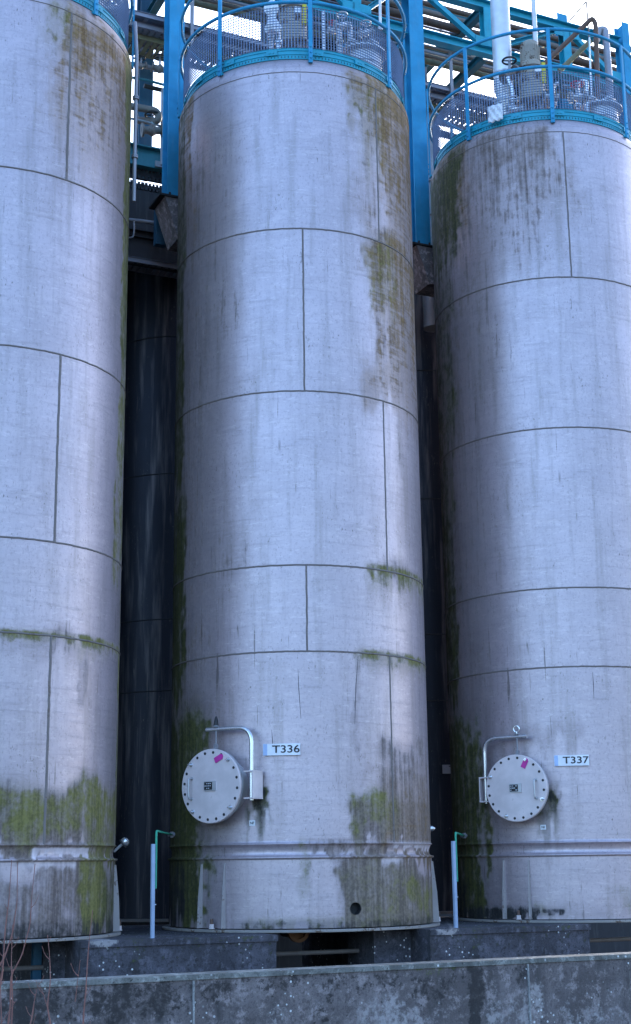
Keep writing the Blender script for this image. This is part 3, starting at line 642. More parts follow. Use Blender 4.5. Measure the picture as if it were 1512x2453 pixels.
def valve(name,p,label,hmat='steel',s=1.,tilt=0.):
    T=thing(name,p,label,'valve'); p=Vector(p)
    ax=Vector((math.cos(tilt),.3,math.sin(tilt))).normalized()
    m=MB(); m.tube([p-ax*.11*s,p-ax*.04*s,p,p+ax*.04*s,p+ax*.11*s],[.035*s,.04*s,.065*s,.04*s,.035*s],14)
    for q in (-.11,.09): m.lathe(p+ax*q*s,[(.07*s,0),(.07*s,.02*s)],16,ax)
    m.build('valve_body','steel' if hmat!='dark' else 'seam',T)
    m=MB(); m.tube([p,p+Vector((0,0,.17*s))],.014*s,8); m.build('spindle','steel2',T)
    m=MB(); m.tube(ringpts(p,.075*s,p.z+.17*s,24),.011*s,8,closed=True); m.bar(p+Vector((-.07*s,0,.17*s)),p+Vector((.07*s,0,.17*s)),.014*s,.008*s); m.build('handwheel',hmat,T)
    return T
def riser_set(t,pts,mat,label):                   # little standpipe with elbows and flanges
    return pipe('nozzle_pipe',pts,.028,mat,label,flg=[(0,.4)],rb=.06)
valve('valve',on_top(3,1385,232,-.3),'valve with red handwheel on the right-hand tank top','red',1.1,.2)
valve('valve',on_top(3,1318,232,-.2),'grey valve right of the beige motor on the right-hand tank','steel',.9,0)
valve('valve',on_top(3,1232,262,-.4),'grey valve low between white duct and beige motor','bright',.9,.1)
valve('valve',on_top(2,820,62,-.3),'grey valve right of the level gauge on the middle tank','bright',.9,0)
valve('valve',on_top(2,799,74,.2),'small red-wheeled valve on the middle tank beside the railing post','red',.7,0)
valve('valve',on_top(2,878,78,-.1),'valve with flanged ends on top of the middle tank manway','bright',.8,.3)
valve('valve',on_top(1,262,22,.1),'grey valve behind the leftmost tank railing','steel',1.1,0)
valve('valve',on_top(3,1222,178,-.2),'black and white valve beside the foot of the white duct','dark',1.2,.7)
riser_set(3,[on_top(3,1228,290,-.3),on_top(3,1228,215,-.3),on_top(3,1216,185,-.3)],'bright','short bright standpipe between the white duct and beige motor')
riser_set(3,[on_top(3,1385,290,-.1),on_top(3,1383,200,-.1),on_top(3,1405,190,-.1),on_top(3,1407,285,-.1)],'bright','bright looped standpipe near the red valve on the right-hand tank')
riser_set(3,[on_top(3,1325,280,-.2),on_top(3,1325,205,-.2),on_top(3,1338,200,-.2)],'steel','bent standpipe right of the beige motor')
riser_set(2,[on_top(2,650,130,-.3),on_top(2,648,30,-.3),on_top(2,655,-10,-.3)],'white','white standpipe left of the middle tank motor')
riser_set(2,[on_top(2,668,130,-.4),on_top(2,666,60,-.4),on_top(2,646,40,-.4)],'bright','bright bent standpipe left of the middle tank motor')
riser_set(2,[on_top(2,815,130,-.1),on_top(2,812,58,-.1),on_top(2,838,56,-.1),on_top(2,840,100,-.1)],'steel','grey hooked standpipe between gauge strip and manway on the middle tank')
riser_set(1,[on_top(1,290,110,.2),on_top(1,291,10,.2),on_top(1,250,-20,.2)],'steel','grey standpipe behind the leftmost tank railing')
# white crumpled cover on the left of both motors
def rag(p,label,w=.13,h=.2):
    T=thing('canvas_cover',p,label,'cover'); m=MB(); n=9; v=[]
    prof=[]
    for j in range(7):
        z=-h/2+h*j/6; rr=(.045+.02*math.sin(j*1.7))*(w/.13)
        for k in range(n): a=2*math.pi*k/n; q=rr*(1+.25*math.sin(3*a+j)); v.append(Vector(p)+Vector((q*math.cos(a),q*math.sin(a)*.7,z)))
    f=[(j*n+k,j*n+(k+1)%n,(j+1)*n+(k+1)%n,(j+1)*n+k) for j in range(6) for k in range(n)]+[tuple(range(n-1,-1,-1)),tuple(6*n+k for k in range(n))]
    m.add(v,f); m.build('fabric','white',T); return T
rag(on_top(2,652,40,-.5),'white ribbed cover hanging left of the middle tank motor',.2,.42)
T=thing('rag',TP(3,-19,9.0,1.42),'white crumpled rag tied over the right-hand tank toe board','rag'); 
m=MB(); v=[];nn=9
for j in range(nn):
    for i in range(nn): 
        aa=-19+(i-4)*.95; v.append(TP(3,aa,8.90+.028*j+.01*math.sin(i*2+j),1.42+.012*math.sin(i*1.9+j*1.3)))
m.add(v,[(j*nn+i,j*nn+i+1,(j+1)*nn+i+1,(j+1)*nn+i) for j in range(nn-1) for i in range(nn-1)]); o=m.build('cloth','sign',T); md=o.modifiers.new('thick','SOLIDIFY'); md.thickness=.006

# pipes on the right of T3's top
D3=.3
P3=lambda x,y,dy=D3: on_top(3,x,y,dy)
pipe('diagonal_pipe',[P3(1296,160),P3(1419,43),P3(1427,56),P3(1434,262)],.034,'rust','rusty brown pipe slanting up right of the beige motor then dropping grey',rb=.04)
pipe('diagonal_pipe',[P3(1340,170,.5),P3(1415,98,.5)],.036,'olive','olive lagged pipe slanting beside the rusty one')
pipe('bent_pipe',[P3(1428,100,.6),P3(1436,70,.6),P3(1450,70,.6),P3(1466,262,.6)],.048,'pipegrey','thick grey pipe with a swan-neck bend at the far right',rb=.08,flg=[(2,.93)])
pipe('thin_pipe',[P3(1363,52,.9),P3(1405,3,.9),P3(1410,70,.9),P3(1417,175,.9)],.012,'brown','thin brown angular pipe above the steel girders on the right',rb=.02)
pipe('thin_pipe',[P3(1412,90,.2),P3(1418,280,.2)],.013,'bright','thin bright vertical pipe at the right-hand tank top')

# ------------------------------------------------------------------ pipe bridge: front frame d=1.1, back frame d=2.2
DF,DB=1.1,2.2
N3=Nv.to_3d(); U3=Uv.to_3d(); Z3=Vector((0,0,1))
def column(s,d,z0,z1,w,h,mat,label,t=.014,foot=True):
    T=thing('steel_column',G(s,d,z0),label,'steel column','blue steel columns of the pipe bridge')
    m=MB(); m.ibeam(G(s,d,z0),G(s,d,z1),w,h,t,up=N3); m.build('shaft',mat,T,smooth=False)
    if foot:
        m=MB(); m.box(G(s,d,z0+.012),w+.08,h+.08,.024,(U3,N3,Z3)); m.build('base_plate','dark',T,smooth=False)
        for a in (-1,1): 
            m=MB(); m.lathe(G(s+a*(w/2-.03),d-h/2-.015,z0+.024),[(.014,0),(.014,.05)],6); m.build('anchor_bolt','dark',T)
    return T
sc1,zc1=at_d(412,486,DF); sc2,zc2=at_d(1006,600,DF); sc3,_=at_d(1491,100,DF)
column(sc1,DF,zc1,14.5,.20,.22,'blue','blue column between the leftmost and middle tanks on a concrete corbel')
column(sc2,DF,zc2,14.5,.22,.22,'blue','tall blue column between the middle and right-hand tanks')
column(sc3,DF,8.2,12.35,.13,.2,'blue','blue column at the right edge of the picture behind grey pipes')
# slim companion flange/handrail tube beside column 2
for i,(x,y0,y1,lab) in enumerate(((342,375,-60,'teal blue back column in the gap beside the leftmost tank'),(831,200,-60,'blue back column rising behind the middle tank top'),(1354,300,45,'blue back column behind the right-hand tank motor'))):
    s,z=at_d(x,y0,DB); _,zt=at_d(x,y1,DB); column(s,DB,z-.3,zt,.19,.2,'blue' if i else 'teal2',lab,foot=False)

def corbel(x,y,label,w=.42):
    s,z=at_d(x,y,DF); T=thing('concrete_corbel',G(s,DF,z-1.0),label,'corbel','concrete corbels under the blue columns')
    m=MB(); v=[]; q=[(-.16,0),(.30,0),(.30,-.52),(.02,-.52),(-.13,-.08)]
    v=[G(s+a,DF-.20,z-.03+b) for a,b in q]+[G(s+a,DF+.20,z-.03+b) for a,b in q]; k=5
    m.add(v,[tuple(range(k)),tuple(range(2*k-1,k-1,-1))]+[(i,k+i,k+(i+1)%k,(i+1)%k) for i in range(k)]); m.build('bracket','corbel',T,smooth=False)
    m=MB(); m.box(G(s+.04,DF,z-.015),.54,.44,.026,(U3,N3,Z3)); m.build('bearing_plate','dark',T,smooth=False)
    return T
corbel(412,486,'grey concrete corbel under the column left of the middle tank')
corbel(1006,600,'grey concrete corbel under the column right of the middle tank')

# trusses: one thing each with chords, posts, diagonals
def truss(name,d,zl,zu,s0,s1,posts,mat,label,w=.13,h=.15,diag=True):
    T=thing(name,G(s0,d,zl),label,'truss')
    for z in (zl,zu): m=MB(); m.ibeam(G(s0,d,z),G(s1,d,z),w,h,.014); m.build('chord',mat,T,smooth=False)
    for s in posts:
        m=MB(); m.ibeam(G(s,d,zl+h/2),G(s,d,zu-h/2),.13,.13,.012,up=N3); m.build('post',mat,T,smooth=False)
    if diag:
        allp=sorted(set(list(posts)+[s0,s1]))
        for i,(a,b) in enumerate(zip(allp[:-1],allp[1:])):
            lo,hi=(a,b) if i%2==diag%2 else (b,a)
            e=.08*(1 if hi>lo else -1)
            m=MB(); m.chan(G(lo+e,d-.02,zl+h/2),G(hi-e,d-.02,zu-h/2),.07,.07,.008); m.build('diagonal_brace',mat,T,smooth=False)
            for cc in (G(hi-e*1.6,d-.06,zu-h/2-.05),G(lo+e*1.6,d-.06,zl+h/2+.05)): m=MB(); m.box(cc,.18,.01,.14,(U3,N3,Z3)); m.build('gusset',mat,T,smooth=False)
    return T
slc,zlc=at_d(1100,107,DF); _,zuc=at_d(1225,32,DF); sp,_=at_d(1164,60,DF); s7=at_d(1352,80,DF)[0]
truss('lattice_girder',DF,zlc,zuc,sc2+.11,sc3-.07,[sp,at_d(1352,80,DF)[0]],'cyan','blue lattice girder running right from the tall blue column',h=.14)
spm=(sc1+sc2)/2
truss('lattice_girder',DF,zlc,zuc,sc1+.11,sc2-.11,[sc1+.9,spm,sc2-.9],'cyan','blue lattice girder above the middle tank top')
truss('lattice_girder',DB,zlc+.55,zuc+.55,sc1-1.5,9.0,[s for s in (sc1,.2,1.9,3.7,5.5,7.3)],'teal','darker blue back girder seen through the pipes',diag=2)
# cross beams between the frames
for i,(s,z) in enumerate(((sc1,zlc),(spm,zlc),(sc2,zlc),(sp,zuc),(sp,zlc),(s7,zlc),(sc3,zlc))):
    m=MB(); m.ibeam(G(s+.0,DF+.12,z-.02),G(s+.0,DB+.9,z-.02),.10,.13,.012)
    tag(m.build('cross_beam','teal',None,smooth=False,origin=G(s,DF,z)),['cross beam behind the left blue column','cross beam above the middle tank motor','cross beam behind the tall blue column','upper cross beam behind the girder post left of the white duct','lower cross beam behind the girder post left of the white duct','cross beam behind the beige motor of the right-hand tank','cross beam behind the column at the right edge'][i],'steel beam','cross beams of the pipe bridge')

for x0,x1,y0,y1,lab in ((655,965,-30,128,'added dark louvred backing behind the middle tank top gear'),(1236,1490,185,300,'added dark louvred backing behind the right-hand tank top gear')):  # louvred boxes added to darken the background behind the top gear
    sA=at_d(x0,y1,2.75)[0]; sB=at_d(x1,y1,2.75)[0]; zt=at_d((x0+x1)/2,y0,2.75)[1]; zb=at_d((x0+x1)/2,y1,2.75)[1]-.5
    T=thing('dark_backing',G((sA+sB)/2,2.95,zb),lab,'housing','added dark backings on the pipe bridge')
    m=MB(); m.box(G((sA+sB)/2,3.0,(zt+zb)/2),sB-sA,.5,zt-zb,(U3,N3,Z3)); m.build('casing','cladding',T,smooth=False)
    m=MB(); z=zb+.05
    while z<zt-.03: m.prof(G(sA+.04,2.735,z),G(sB-.04,2.735,z),[(-.02,-.02),(.02,.0),(.02,.006),(-.02,-.014)]); z+=.06
    m.build('louvres','cladding',T,smooth=False)
# long pipes and cable trays along the bridge
S0,S1=-7.5,9.5
def long_pipe(y,d,r,mat,label):
    z=at_d(1050,y,d)[1]; T=thing('rack_pipe',G(S0,d,z),label,'pipe','long pipes on the pipe bridge')
    m=MB(); m.tube([G(S0,d,z),G(S1,d,z)],r,12); m.build('pipe_run',mat,T)
    m=MB()
    s=S0+1+random.random()
    while s<S1: m.lathe(G(s,d,z),[(r*1.18,0),(r*1.18,.03)],14,U3); s+=1.9+random.random()
    m.build('joint_band',mat,T)
for y,d,r,mat,lab in ((58,1.75,.060,'rust','thick dark brown pipe, topmost on the bridge behind the girder'),(72,1.9,.018,'pipegrey','thin grey pipe just under the topmost brown pipe'),
    (36,2.0,.045,'brown','grey brown pipe above the thick dark brown one'),(16,1.6,.04,'rust','brown pipe near the top picture edge between the columns'),(-8,1.9,.05,'brown','brown lagged pipe highest above the middle tank'),
    (106,1.5,.024,'rust','thin rusty pipe right under the girder bottom'),(118,1.7,.022,'brown','thin grey brown pipe below the rusty thin one'),(130,1.55,.026,'pipegrey','light grey pipe in the middle of the bundle'),
    (141,1.8,.024,'brown','brown pipe under the light grey one'),(153,1.6,.042,'olive','yellowish grimy lagged pipe at the bottom of the bundle')):
    long_pipe(y,d,r,mat,lab)
def tray(y,d0,wd,label,cables=6,mat='tray',perf=True,h=.07):
    z=at_d(1050,y,d0)[1]; T=thing('cable_tray',G(S0,d0,z),label,'cable tray','cable trays along the pipe bridge')
    for e in (0,wd):
        m=MB(); m.chan(G(S0,d0+e,z+h/2),G(S1,d0+e,z+h/2),.02,h,.004); m.build('side_rail',mat,T,smooth=False)
    m=MB(); s=S0
    while s<S1: m.box(G(s,d0+wd/2,z+.006),.055,wd-.02,.008,(U3,N3,Z3)); s+=.085 if perf else .25
    m.build('tray_rungs',mat,T,smooth=False)
    m=MB()
    for k in range(cables):
        dd=d0+.04+(wd-.08)*k/(max(1,cables-1)); pts=[G(S0+i*.8,dd+.006*math.sin(i*1.7+k),z+.03+.012*abs(math.sin(i*2.1+k*1.3))) for i in range(int((S1-S0)/.8)+1)]
        m.tube(pts,.013+.005*random.random(),7)
    m.build('cables','cable',T); return T
tray(212,1.25,.30,'upper cable tray full of grey cables',9,perf=False)
tray(236,1.35,.34,'middle perforated cable tray',5)
tray(262,1.5,.38,'lowest perforated cable tray on the bridge',3,'olive2')
for k,(s) in enumerate((-3.6,-.9,.6,3.0,5.2)):
    z=at_d(1050,212,1.25)[1]; T=thing('tray_hanger',G(s,1.22,z-.3),['tray hanger nearest the leftmost tank','tray hanger left of the middle tank motor','tray hanger behind the middle tank manway','tray hanger right of the tall blue column','tray hanger behind the right-hand tank pipes'][k],'hanger','tray hangers under the bridge')
    m=MB(); m.bar(G(s,1.22,z-.30),G(s,1.22,zlc-.07),.045,.03,up=N3); m.build('drop_rod','steel2',T,smooth=False); m=MB(); m.bar(G(s,1.95,z-.30),G(s,1.95,zlc+.1),.045,.03,up=N3); m.build('drop_rod','steel2',T,smooth=False)
    m=MB(); m.bar(G(s,1.2,z-.28),G(s,2.0,z-.28),.04,.04); m.build('cross_arm','steel2',T,smooth=False)

# ------------------------------------------------------------------ gap between the leftmost and middle tanks
DG=2.0
s0,zb=at_d(300,380,DG); s1,_=at_d(440,380,DG)
z_top=at_d(360,358,DG)[1]; z_bot=at_d(360,408,DG)[1]
T=thing('deck_beam',G(s0-2,DG,z_bot),'teal stained deck beam low in the gap beside the leftmost tank','steel beam')
m=MB(); m.ibeam(G(s0-2,DG,(z_top+z_bot)/2),G(s1+1.,DG,(z_top+z_bot)/2),.18,z_top-z_bot,.02); m.build('beam','teal',T,smooth=False)
sf,_=at_d(386,398,DG-.1); m=MB(); m.box(G(sf,DG-.11,z_bot+.05),.17,.03,.08,(U3,N3,Z3)); m.build('foot_plate','steel2',T,smooth=False)
pipe('thin_rod',[PD(387,395,DG-.2),PD(389,215,DG-.2)],.018,'steel2','thin grey vertical rod standing on the teal deck beam')
pipe('cross_pipe',[PD(300,150,1.7),PD(345,158,1.7),PD(400,170,1.7),PD(438,182,1.7)],.030,'steel2','grey pipe with flanges crossing the gap below the girders',flg=[(0,.6),(1,.5),(2,.5)])
valve('valve',PD(383,165,1.6),'dark valve on the grey pipe crossing the left gap','dark',1.0,-.2)
valve('valve',PD(338,158,1.6),'small valve on the cross pipe next to the leftmost tank','dark',.7,.3)
pipe('conduit',[TP(1,82,7.1,RT+.05),TP(1,82,8.9,RT+.05),TP(1,84,9.35,RT+.02)],.022,'pipegrey','grey vertical conduit clipped to the right edge of the leftmost tank',flg=[(0,.3),(0,.7)])
pipe('handrail_pipe',[PD(300,183,1.8),PD(345,190,1.8),PD(400,205,1.8)],.018,'teal','thin teal handrail crossing the left gap')
pipe('handrail_pipe',[PD(300,281,1.8),PD(345,290,1.8),PD(396,305,1.8)],.016,'steel2','thin grey handrail below the elbow in the left gap')
pipe('elbow_pipe',[PD(300,252,1.75),PD(378,266,1.75),PD(381,290,1.75),PD(330,288,2.0)],.048,'brown','brown elbow pipe turning back in the left gap',rb=.12)
valve('valve',PD(365,312,1.8),'brown cluster valve under the elbow pipe','dark',1.3,.1)
pipe('cross_pipe',[PD(345,205,1.9),PD(372,212,1.9),PD(398,218,1.9)],.03,'dark','short dark pipe piece between the handrails in the left gap')
# diagonal brace and boxed beam at top
T=thing('angle_brace',PD(330,150,1.9),'slanting grey brace under the boxed beam in the left gap','brace'); m=MB(); m.chan(PD(328,150,1.9),PD(366,60,1.9),.06,.07,.008); m.build('angle','steel2',T,smooth=False)
T=thing('boxed_beam',G(s0-2,1.9,at_d(350,80,1.9)[1]),'grey boxed beam above the sky opening in the left gap','steel beam'); zz=at_d(360,78,1.9)[1]; zt_=at_d(360,55,1.9)[1]
m=MB(); m.ibeam(G(s0-2,1.9,zz),G(s1+.6,1.9,zz),.3,(zt_-zz)*1.8,.02); m.build('beam','brown',T,smooth=False)
# dark service platform over the back row of tanks with gratings
zdk=at_d(360,470,2.2)[1]
T=thing('service_platform',G(-1.2,3.4,zdk),'dark service platform over the back row of tanks','platform')
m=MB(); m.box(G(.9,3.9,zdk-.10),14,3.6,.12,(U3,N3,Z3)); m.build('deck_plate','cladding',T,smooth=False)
for y,dd in ((425,2.05),(462,2.1),(565,2.0),(632,1.9)):
    z=at_d(360,y,dd)[1]
    m=MB(); m.chan(G(-4.5,dd,z),G(.0,dd,z),.06,.10,.008); m.build('edge_channel','cladding',T,smooth=False)
m=MB(); z=at_d(360,628,1.85)[1]
for e in (0,.28): m.chan(G(-4.5,1.85+e,z),G(.2,1.85+e,z),.02,.07,.004)
s=-4.5
while s<.2: m.box(G(s,1.99,z-.03),.05,.27,.008,(U3,N3,Z3)); s+=.09
m.build('low_tray','tray',T,smooth=False)
pipe('cross_pipe',[PD(290,525,1.8),PD(350,531,1.8),PD(378,536,1.8)],.028,'steel2','grey pipe in the dark gap under the platform',flg=[(1,.8)])
pipe('hook_pipe',[PD(303,570,1.6),PD(320,568,1.6),PD(322,548,1.6),PD(321,530,1.6)],.010,'pipegrey','small pale hooked pipe in the dark left gap',rb=.04)
T=thing('cable_box',PD(384,560,1.5),'blue box behind the corbel in the dark gap','box'); m=MB(); m.box(PD(384,545,1.5),.14,.1,.5,(U3,N3,Z3)); m.build('case','teal2',T,smooth=False); m=MB(); m.box(G(at_d(384,545,1.5)[0],1.44,at_d(384,530,1.5)[1]),.10,.012,.012,(U3,N3,Z3)); m.build('latch','steel2',T,smooth=False)

# duct seen between the tall column and the right tank
a=PD(1024,300,1.75); T=thing('flanged_duct',(a.x,a.y,7.2),'grey flanged vertical duct behind the tall blue column','duct')
m=MB(); m.lathe((a.x,a.y,7.2),[(.15,0),(.15,a.z+.42-7.2)],28); m.build('duct_body','steel2',T)
for y in (318,440,520): z=at_d(1024,y,1.75)[1]; m=MB(); m.lathe((a.x,a.y,z-.03),[(.19,0),(.19,.06)],28); m.build('flange','steel2',T)
T=thing('bridge_strut',PD(1060,325,1.9),'dark perforated strut left of the right-hand tank railing','brace'); m=MB(); m.chan(PD(1050,318,1.9),PD(1150,345,1.9),.05,.09,.008); m.build('strut','dark',T,smooth=False); m=MB(); m.bar(PD(1108,335,1.9),PD(1108,275,1.9),.03,.03,up=N3); m.build('upright','dark',T,smooth=False)

T=thing('deck_grating',G(-1.5,2.02,at_d(360,450,2.02)[1]),'perforated dark deck edge letting specks of sky through in the left gap','grating')
for y0,y1 in ((409,433),(440,458)):
    zt,zb=at_d(360,y0,2.02)[1],at_d(360,y1,2.02)[1]; m=MB(); s=s0-1.6
    while s<s1+.4: m.bar(G(s,2.02,zb),G(s,2.02,zt),.03+.012*random.random(),.02,up=N3); s+=.05
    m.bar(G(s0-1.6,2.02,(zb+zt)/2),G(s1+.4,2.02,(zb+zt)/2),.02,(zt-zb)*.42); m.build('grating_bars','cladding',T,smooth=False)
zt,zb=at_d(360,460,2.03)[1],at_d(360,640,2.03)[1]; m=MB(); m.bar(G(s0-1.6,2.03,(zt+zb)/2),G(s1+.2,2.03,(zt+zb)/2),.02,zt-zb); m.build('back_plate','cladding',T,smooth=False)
# ------------------------------------------------------------------ back row tanks, gap shade painted into their steel
SB=[-3.5,0,3.5]
def back_tank(s,label):
    p=G(s,3.5,-.635); T=thing('storage_tank',p,label,'storage tank','dark steel tanks in the back row')
    m=MB(); pr=[(1.4,z) for z in np.linspace(-.6,8.66,40)]+[(1.4*math.cos(a),8.70+.50*math.sin(a)) for a in np.linspace(0.05,1.5,12)]
    m.lathe((p.x,p.y,0),pr,96,capb=False); sh=m.build('tank_shell','shell_shaded',T,sharp=60)
    for k in 'ABCDE':
        m=MB(); m.tube([Vector((p.x,p.y,ZR[k]))+Vector((math.cos(q),math.sin(q),0))*1.4 for q in np.linspace(0,2*math.pi,96,endpoint=False)],.008,6,closed=True); m.build('weld_seam','dark',T)
    m=MB(); m.lathe((p.x,p.y,-.636),[(1.36,0),(1.5,0),(1.5,.034),(1.39,.034)],96,capb=False,capt=False); m.build('base_flange','seam',T)
    return T,p
for s,lab in zip(SB,('dark back-row tank seen in the gap right of the leftmost tank','dark back-row tank hidden behind the middle tank','dark back-row tank in the gap left of the right-hand tank')):
    T,p=back_tank(s,lab)
    if s==3.5:
        c=None
        r=ray(1068,1843); a_=r.xy.dot(r.xy); X=p.xy; b_=-2*r.xy.dot(X); c_=X.dot(X)-1.4*1.4; k_=(-b_-math.sqrt(b_*b_-4*a_*c_))/(2*a_); q=r*k_; nrm=(q.xy-X).to_3d().normalized(); rx=Z3.cross(nrm)
        m=MB(); cc=q+nrm*.02+rx*.14; m.box(cc,.375,.115,.006,(rx,Z3,nrm)); sg=m.build('number_sign','steel2',T,smooth=False); text_mesh('T338',.112,cc+rx*.03+nrm*.0045,rx,Z3,nrm,sg,sx=1.12)

# ------------------------------------------------------------------ concrete: plinth blocks, bund wall
def grid_block(name,s0,s1,d0,d1,z0,z1,mat,parent,specs=()):
    """front-facing gridded box with dirt attributes, in site coordinates"""
    m=MB(); ns=max(2,int((s1-s0)/.05)); nz=max(2,int((z1-z0)/.04)); v=[];S=[];Z=[]
    for j in range(nz+1):
        for i in range(ns+1):
            s=s0+(s1-s0)*i/ns; z=z0+(z1-z0)*j/nz; wob=(vnoise(np.array([s*6+20]),np.array([z*6+20]),5)[0]-.5)*.012
            v.append(G(s,d0+wob,z)); S.append(s); Z.append(z)
    f=[(j*(ns+1)+i,j*(ns+1)+i+1,(j+1)*(ns+1)+i+1,(j+1)*(ns+1)+i) for j in range(nz) for i in range(ns)]
    k=len(v); bl=[0,ns,nz*(ns+1)+ns,nz*(ns+1)]
    for i,(s,z) in enumerate(((s0,z0),(s1,z0),(s1,z1),(s0,z1))): v.append(G(s,d1,z)); S.append(s); Z.append(z)
    f+=[(bl[0],k,k+1,bl[1]) if False else (k,k+1,k+2,k+3)[::-1]]
    top=[nz*(ns+1)+i for i in range(ns+1)]; f.append(tuple(top)+(k+2,k+3))
    bot=[i for i in range(ns+1)]; f.append(tuple(bot[::-1])+(k,k+1))
    lf=[j*(ns+1) for j in range(nz+1)]; f.append((k,)+tuple(lf)+(k+3,))
    rt=[j*(ns+1)+ns for j in range(nz+1)]; f.append(tuple(rt[::-1])+(k+1,k+2))
    m.add(v,f); o=m.build(name,mat,parent,smooth=False)
    S=np.array(S);Z=np.array(Z); n1=vnoise(S*3+40,Z*2+40,3)-.5; n2=vnoise(S*12+40,Z*6+40,4)-.5
    for kd in ('pale','soot','moss'):
        A=np.zeros(len(S))
        for kk,a0,a1,b0,b1,sa,sz,am in specs:
            if kk!=kd: continue
            s_=S+n1*sa*1.5+n2*sa; z_=Z+n2*sz+n1*sz
            A=np.maximum(A,am*ss(s_,a0-sa/2,a0+sa/2)*(1-ss(s_,a1-sa/2,a1+sa/2))*ss(z_,b0-sz/2,b0+sz/2)*(1-ss(z_,b1-sz/2,b1+sz/2)))
        at=o.data.attributes.new(kd,'FLOAT','POINT'); at.data.foreach_set('value',A.astype(np.float32))
    return o
BL=[(-6.35,-4.45,''),(-2.82,-.93,'concrete plinth block below the gap left of the middle tank'),(.72,2.62,'concrete plinth block below the gap left of the right-hand tank'),(4.25,6.15,'')]
for a,b,lab in BL:
    if not lab: continue
    T=thing('concrete_plinth',G((a+b)/2,0,GROUND),lab,'plinth','concrete plinths carrying the tanks')
    grid_block('block',a,b,-1.50,1.6,GROUND,-.695,'plinth',T,[('moss',a,b,-.85,-.69,.3,.06,.2),('soot',a,b,-1.2,-.69,.8,.2,.35)])
    o=grid_block('top_ledge',a-.0,b+.012,-1.515,1.6,-.695,-.638,'plinth',T,[('moss',a,b,-.7,-.63,.4,.03,.25),('pale',a,a+.3,-.7,-.63,.1,.03,.8)])
# things under the tanks
T=thing('concrete_pier',G(-3.4,0,GROUND),'grey pier under the leftmost tank left of the dark slot','pier','piers under the tanks'); m=MB(); sA=at_d(120,2300,-1.0)[0]; sB=at_d(172,2300,-1.0)[0]; m.box(G((sA+sB)/2,-.7,-1.13),sB-sA,.6,.94,(U3,N3,Z3)); m.build('pier_block','plinth',T,smooth=False)
T=thing('concrete_pier',G(.3,0,GROUND),'grey pier under the middle tank right of the dark opening','pier','piers under the tanks'); m=MB(); sA=at_d(896,2270,-1.1)[0]; sB=at_d(1001,2270,-1.1)[0]; m.box(G((sA+sB)/2,-.8,-1.13),sB-sA,.6,.94,(U3,N3,Z3)); m.build('pier_block','plinth',T,smooth=False)
for x0,x1,y,lab in ((668,1000,2273,'horizontal pipe in the opening under the middle tank'),(-40,120,2318,'horizontal pipe in the opening under the leftmost tank'),(1420,1560,2248,'horizontal pipe in the opening at the bottom right')):
    sA=at_d(x0,y,-.8)[0]; sB,z=at_d(x1,y,-.8); pipe('low_pipe',[G(sA-.2,-.75,z),G(sB+.2,-.75,z)],.022,'seam',lab,group='pipes under the tanks')
a=PD(712,2229,-.9); T=thing('pipe_end',a,'round rusty pipe end hanging in the opening under the middle tank','pipe'); m=MB(); m.lathe(a,[(.115,0),(.115,.05),(.08,.05),(.08,.01)],28,-N3); m.build('flange_ring','rust_bright',T)
m=MB(); m.lathe(a,[(.075,0),(.075,.3)],20,N3); m.build('pipe_stub','dark',T)
T=thing('steel_stanchion',PD(170,2300,-.8),'small blue stanchion in the opening under the leftmost tank','stanchion'); sA=at_d(100,2300,-.7)[0]; m=MB(); m.ibeam(G(sA-.05,-.7,GROUND),G(sA-.05,-.7,-.66),.08,.08,.008,up=N3); m.build('shaft','teal2',T,smooth=False); m=MB(); m.box(G(sA-.05,-.7,-.66),.14,.14,.012,(U3,N3,Z3)); m.build('head_plate','teal2',T,smooth=False)

# bund wall
W0=Vector((-2.15271,9.96125)); W1=Vector((2.57228,12.29310)); WU=(W1-W0).normalized(); WN=Vector((-WU.y,WU.x)); ZW=-.75
def at_wall(x,y):
    r=ray(x,y); k=W0.dot(WN)/r.xy.dot(WN); P=r*k; return (P.xy-W0).dot(WU),P.z
_U,_N,_O,_G=Uv,Nv,O,G
Uv,Nv,O=WU,WN,W0
T=thing('bund_wall',G(2.5,0,GROUND),'long dark concrete bund wall across the foreground with pale joints and lichen','wall')
def wx(x,y=2400): return at_wall(x,y)[0]
grid_block('wall_body',-6,12,0,.20,GROUND-.1,ZW-.035,'concrete',T,[
 ('soot',wx(-100),wx(440),-1.05,-.78,.3,.15,.68),('soot',wx(300),wx(1010),-.95,-.78,.3,.1,.5),('soot',wx(745),wx(790),-1.3,-.78,.1,.3,.5),('soot',wx(1118),wx(1152),-1.4,-.78,.06,.2,1.0),('soot',wx(980),wx(1110),-1.0,-.78,.2,.15,.55),('soot',wx(1210),wx(1262),-1.0,-.78,.12,.2,.6),
 ('pale',wx(820),wx(1010),-1.4,-1.00,.3,.2,.62),('pale',wx(1160),wx(1300),-1.4,-.99,.25,.3,.55),('pale',wx(1340),wx(1520),-1.4,-1.0,.3,.3,.45),('pale',wx(-50),wx(430),-1.5,-1.10,.4,.2,.42),('moss',wx(940),wx(1110),-.82,-.76,.2,.03,.5),('pale',wx(560),wx(700),-1.4,-1.1,.2,.2,.4)])
grid_block('wall_coping',-6,12,-.012,.215,ZW-.035,ZW,'cap',T)
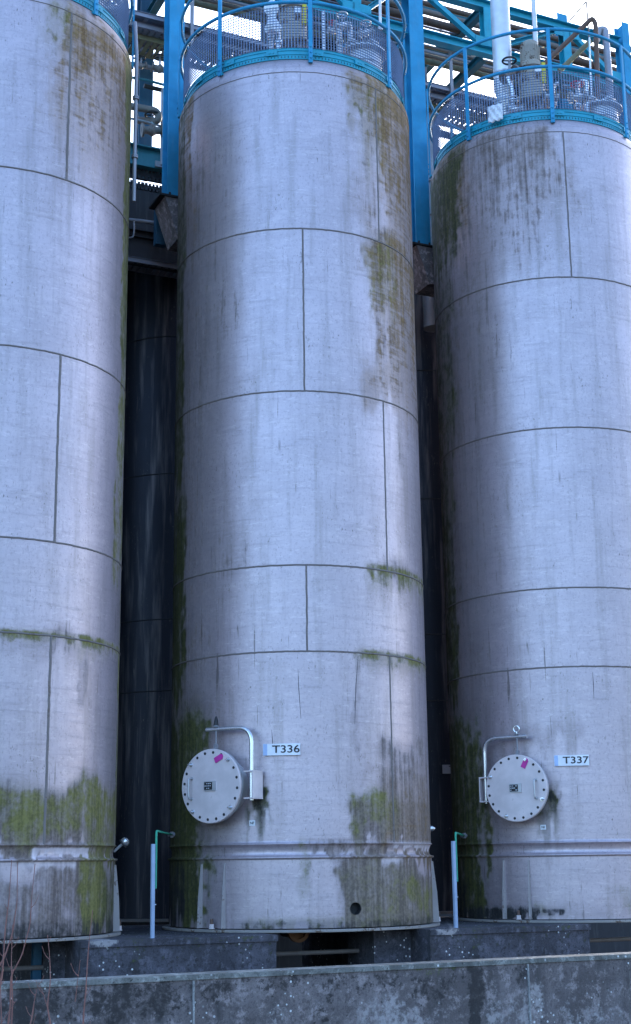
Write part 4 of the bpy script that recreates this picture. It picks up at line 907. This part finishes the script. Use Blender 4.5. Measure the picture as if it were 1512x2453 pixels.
for x in (463,1268): 
    s,_=at_wall(x,2400); m=MB(); z=ZW-.05; pts=[]
    n=14; v=[]; 
    for i in range(n+1): zz=ZW-.04+(GROUND-ZW)*i/n; j=(random.random()-.5)*.004; v+=[G(s-.007+j,-.012,zz),G(s+.007+j,-.012,zz),G(s+.007+j,.01,zz),G(s-.007+j,.01,zz)]
    f=[(i*4+k,i*4+(k+1)%4,(i+1)*4+(k+1)%4,(i+1)*4+k) for i in range(n) for k in range(4)]; m.add(v,f); m.build('joint_seal','joint',T,smooth=False)
Uv,Nv,O=_U,_N,_O
# bare twigs in front of the wall
def PY(x,y,Y): r=ray(x,y); return r*(Y/r.y)
T=thing('bare_shrub',PY(60,2520,9.2)*1.0,'leafless reddish shrub stems in front of the wall at the bottom left','shrub')
stems=[[(28,2060),(22,2150),(12,2230),(6,2330),(-10,2430)],[(42,2065),(41,2160),(30,2235),(12,2290),(-20,2350)],[(84,2070),(76,2150),(72,2215),(52,2290),(26,2338),(24,2420),(10,2520)],[(30,2215),(27,2300),(30,2400),(24,2520)],
 [(114,2240),(119,2290),(121,2350),(113,2410),(120,2450),(128,2520)],[(222,2180),(214,2250),(209,2310),(206,2370),(200,2430),(198,2520)],[(192,2300),(186,2350),(180,2400)],[(92,2355),(104,2380),(113,2412)],[(88,2370),(82,2400),(76,2440),(56,2520)],[(0,2330),(2,2400),(4,2460),(3,2520)],[(40,2395),(20,2425),(4,2450)],[(86,2430),(78,2460),(60,2500)]]
for st in list(stems):
    for (xa,ya),(xb,yb) in zip(st[:-1],st[1:]):
        if random.random()<.55:
            q=random.random(); x=xa+(xb-xa)*q; y=ya+(yb-ya)*q; sg=random.choice((-1,1)); L=8+random.random()*16; stems.append([(x+sg*L*.8,y-L*1.4),(x+sg*L*.5,y-L*.5),(x,y)])
for i,st in enumerate(stems):
    Y=9.0+.12*(i%4); k=len(st); m=MB(); pts=bend([PY(x,y,Y) for x,y in st],.03,3) if k>2 else [PY(x,y,Y) for x,y in st]
    n=len(pts); m.tube([p for p in pts],[(.0018+.004*(j/n) if len(st)>3 else .0012+.0014*(j/n))*(1+.25*(j%5==0)) for j in range(n)],6); m.build('stem','twig',T)
m=MB(); base=PY(60,2520,9.15); m.tube([base,Vector((base.x,base.y,GROUND-.05))],[.02,.028],8)
for st in stems:
    if st[-1][1]>=2500: p=PY(*st[-1],9.15); m.tube([p,Vector(((base.x*2+p.x)/3,base.y,GROUND-.02))],[.007,.012],6)
m.build('root_stock','twig',T)

# ------------------------------------------------------------------ building added behind to block back light, ground
T=thing('light_block_building',G(1,7.0,GROUND),'added dark building blocking back light behind the back row of tanks','building')
m=MB(); m.box(G(1,7.5,3.45),26,3,10.1,(U3,N3,Z3)); m.build('wall','cladding',T,smooth=False)
m=MB(); m.box(G(1,7.5,8.55),26.3,3.3,.10,(U3,N3,Z3)); m.build('roof','cladding',T,smooth=False)
n=60; v=[];f=[]
xs=np.concatenate([-np.geomspace(600,12,14),np.linspace(-10,10,30),np.geomspace(12,600,14)])
for y in xs:
    for x in xs:
        r=math.hypot(x,y); v.append((x,y+12,GROUND-.0+(.0 if r<12 else .02*math.sin(x*.1))))
k=len(xs); f=[(j*k+i,j*k+i+1,(j+1)*k+i+1,(j+1)*k+i) for j in range(k-1) for i in range(k-1)]
m=MB(); m.add(v,f); tag(m.build('ground','ground'),kind='structure')
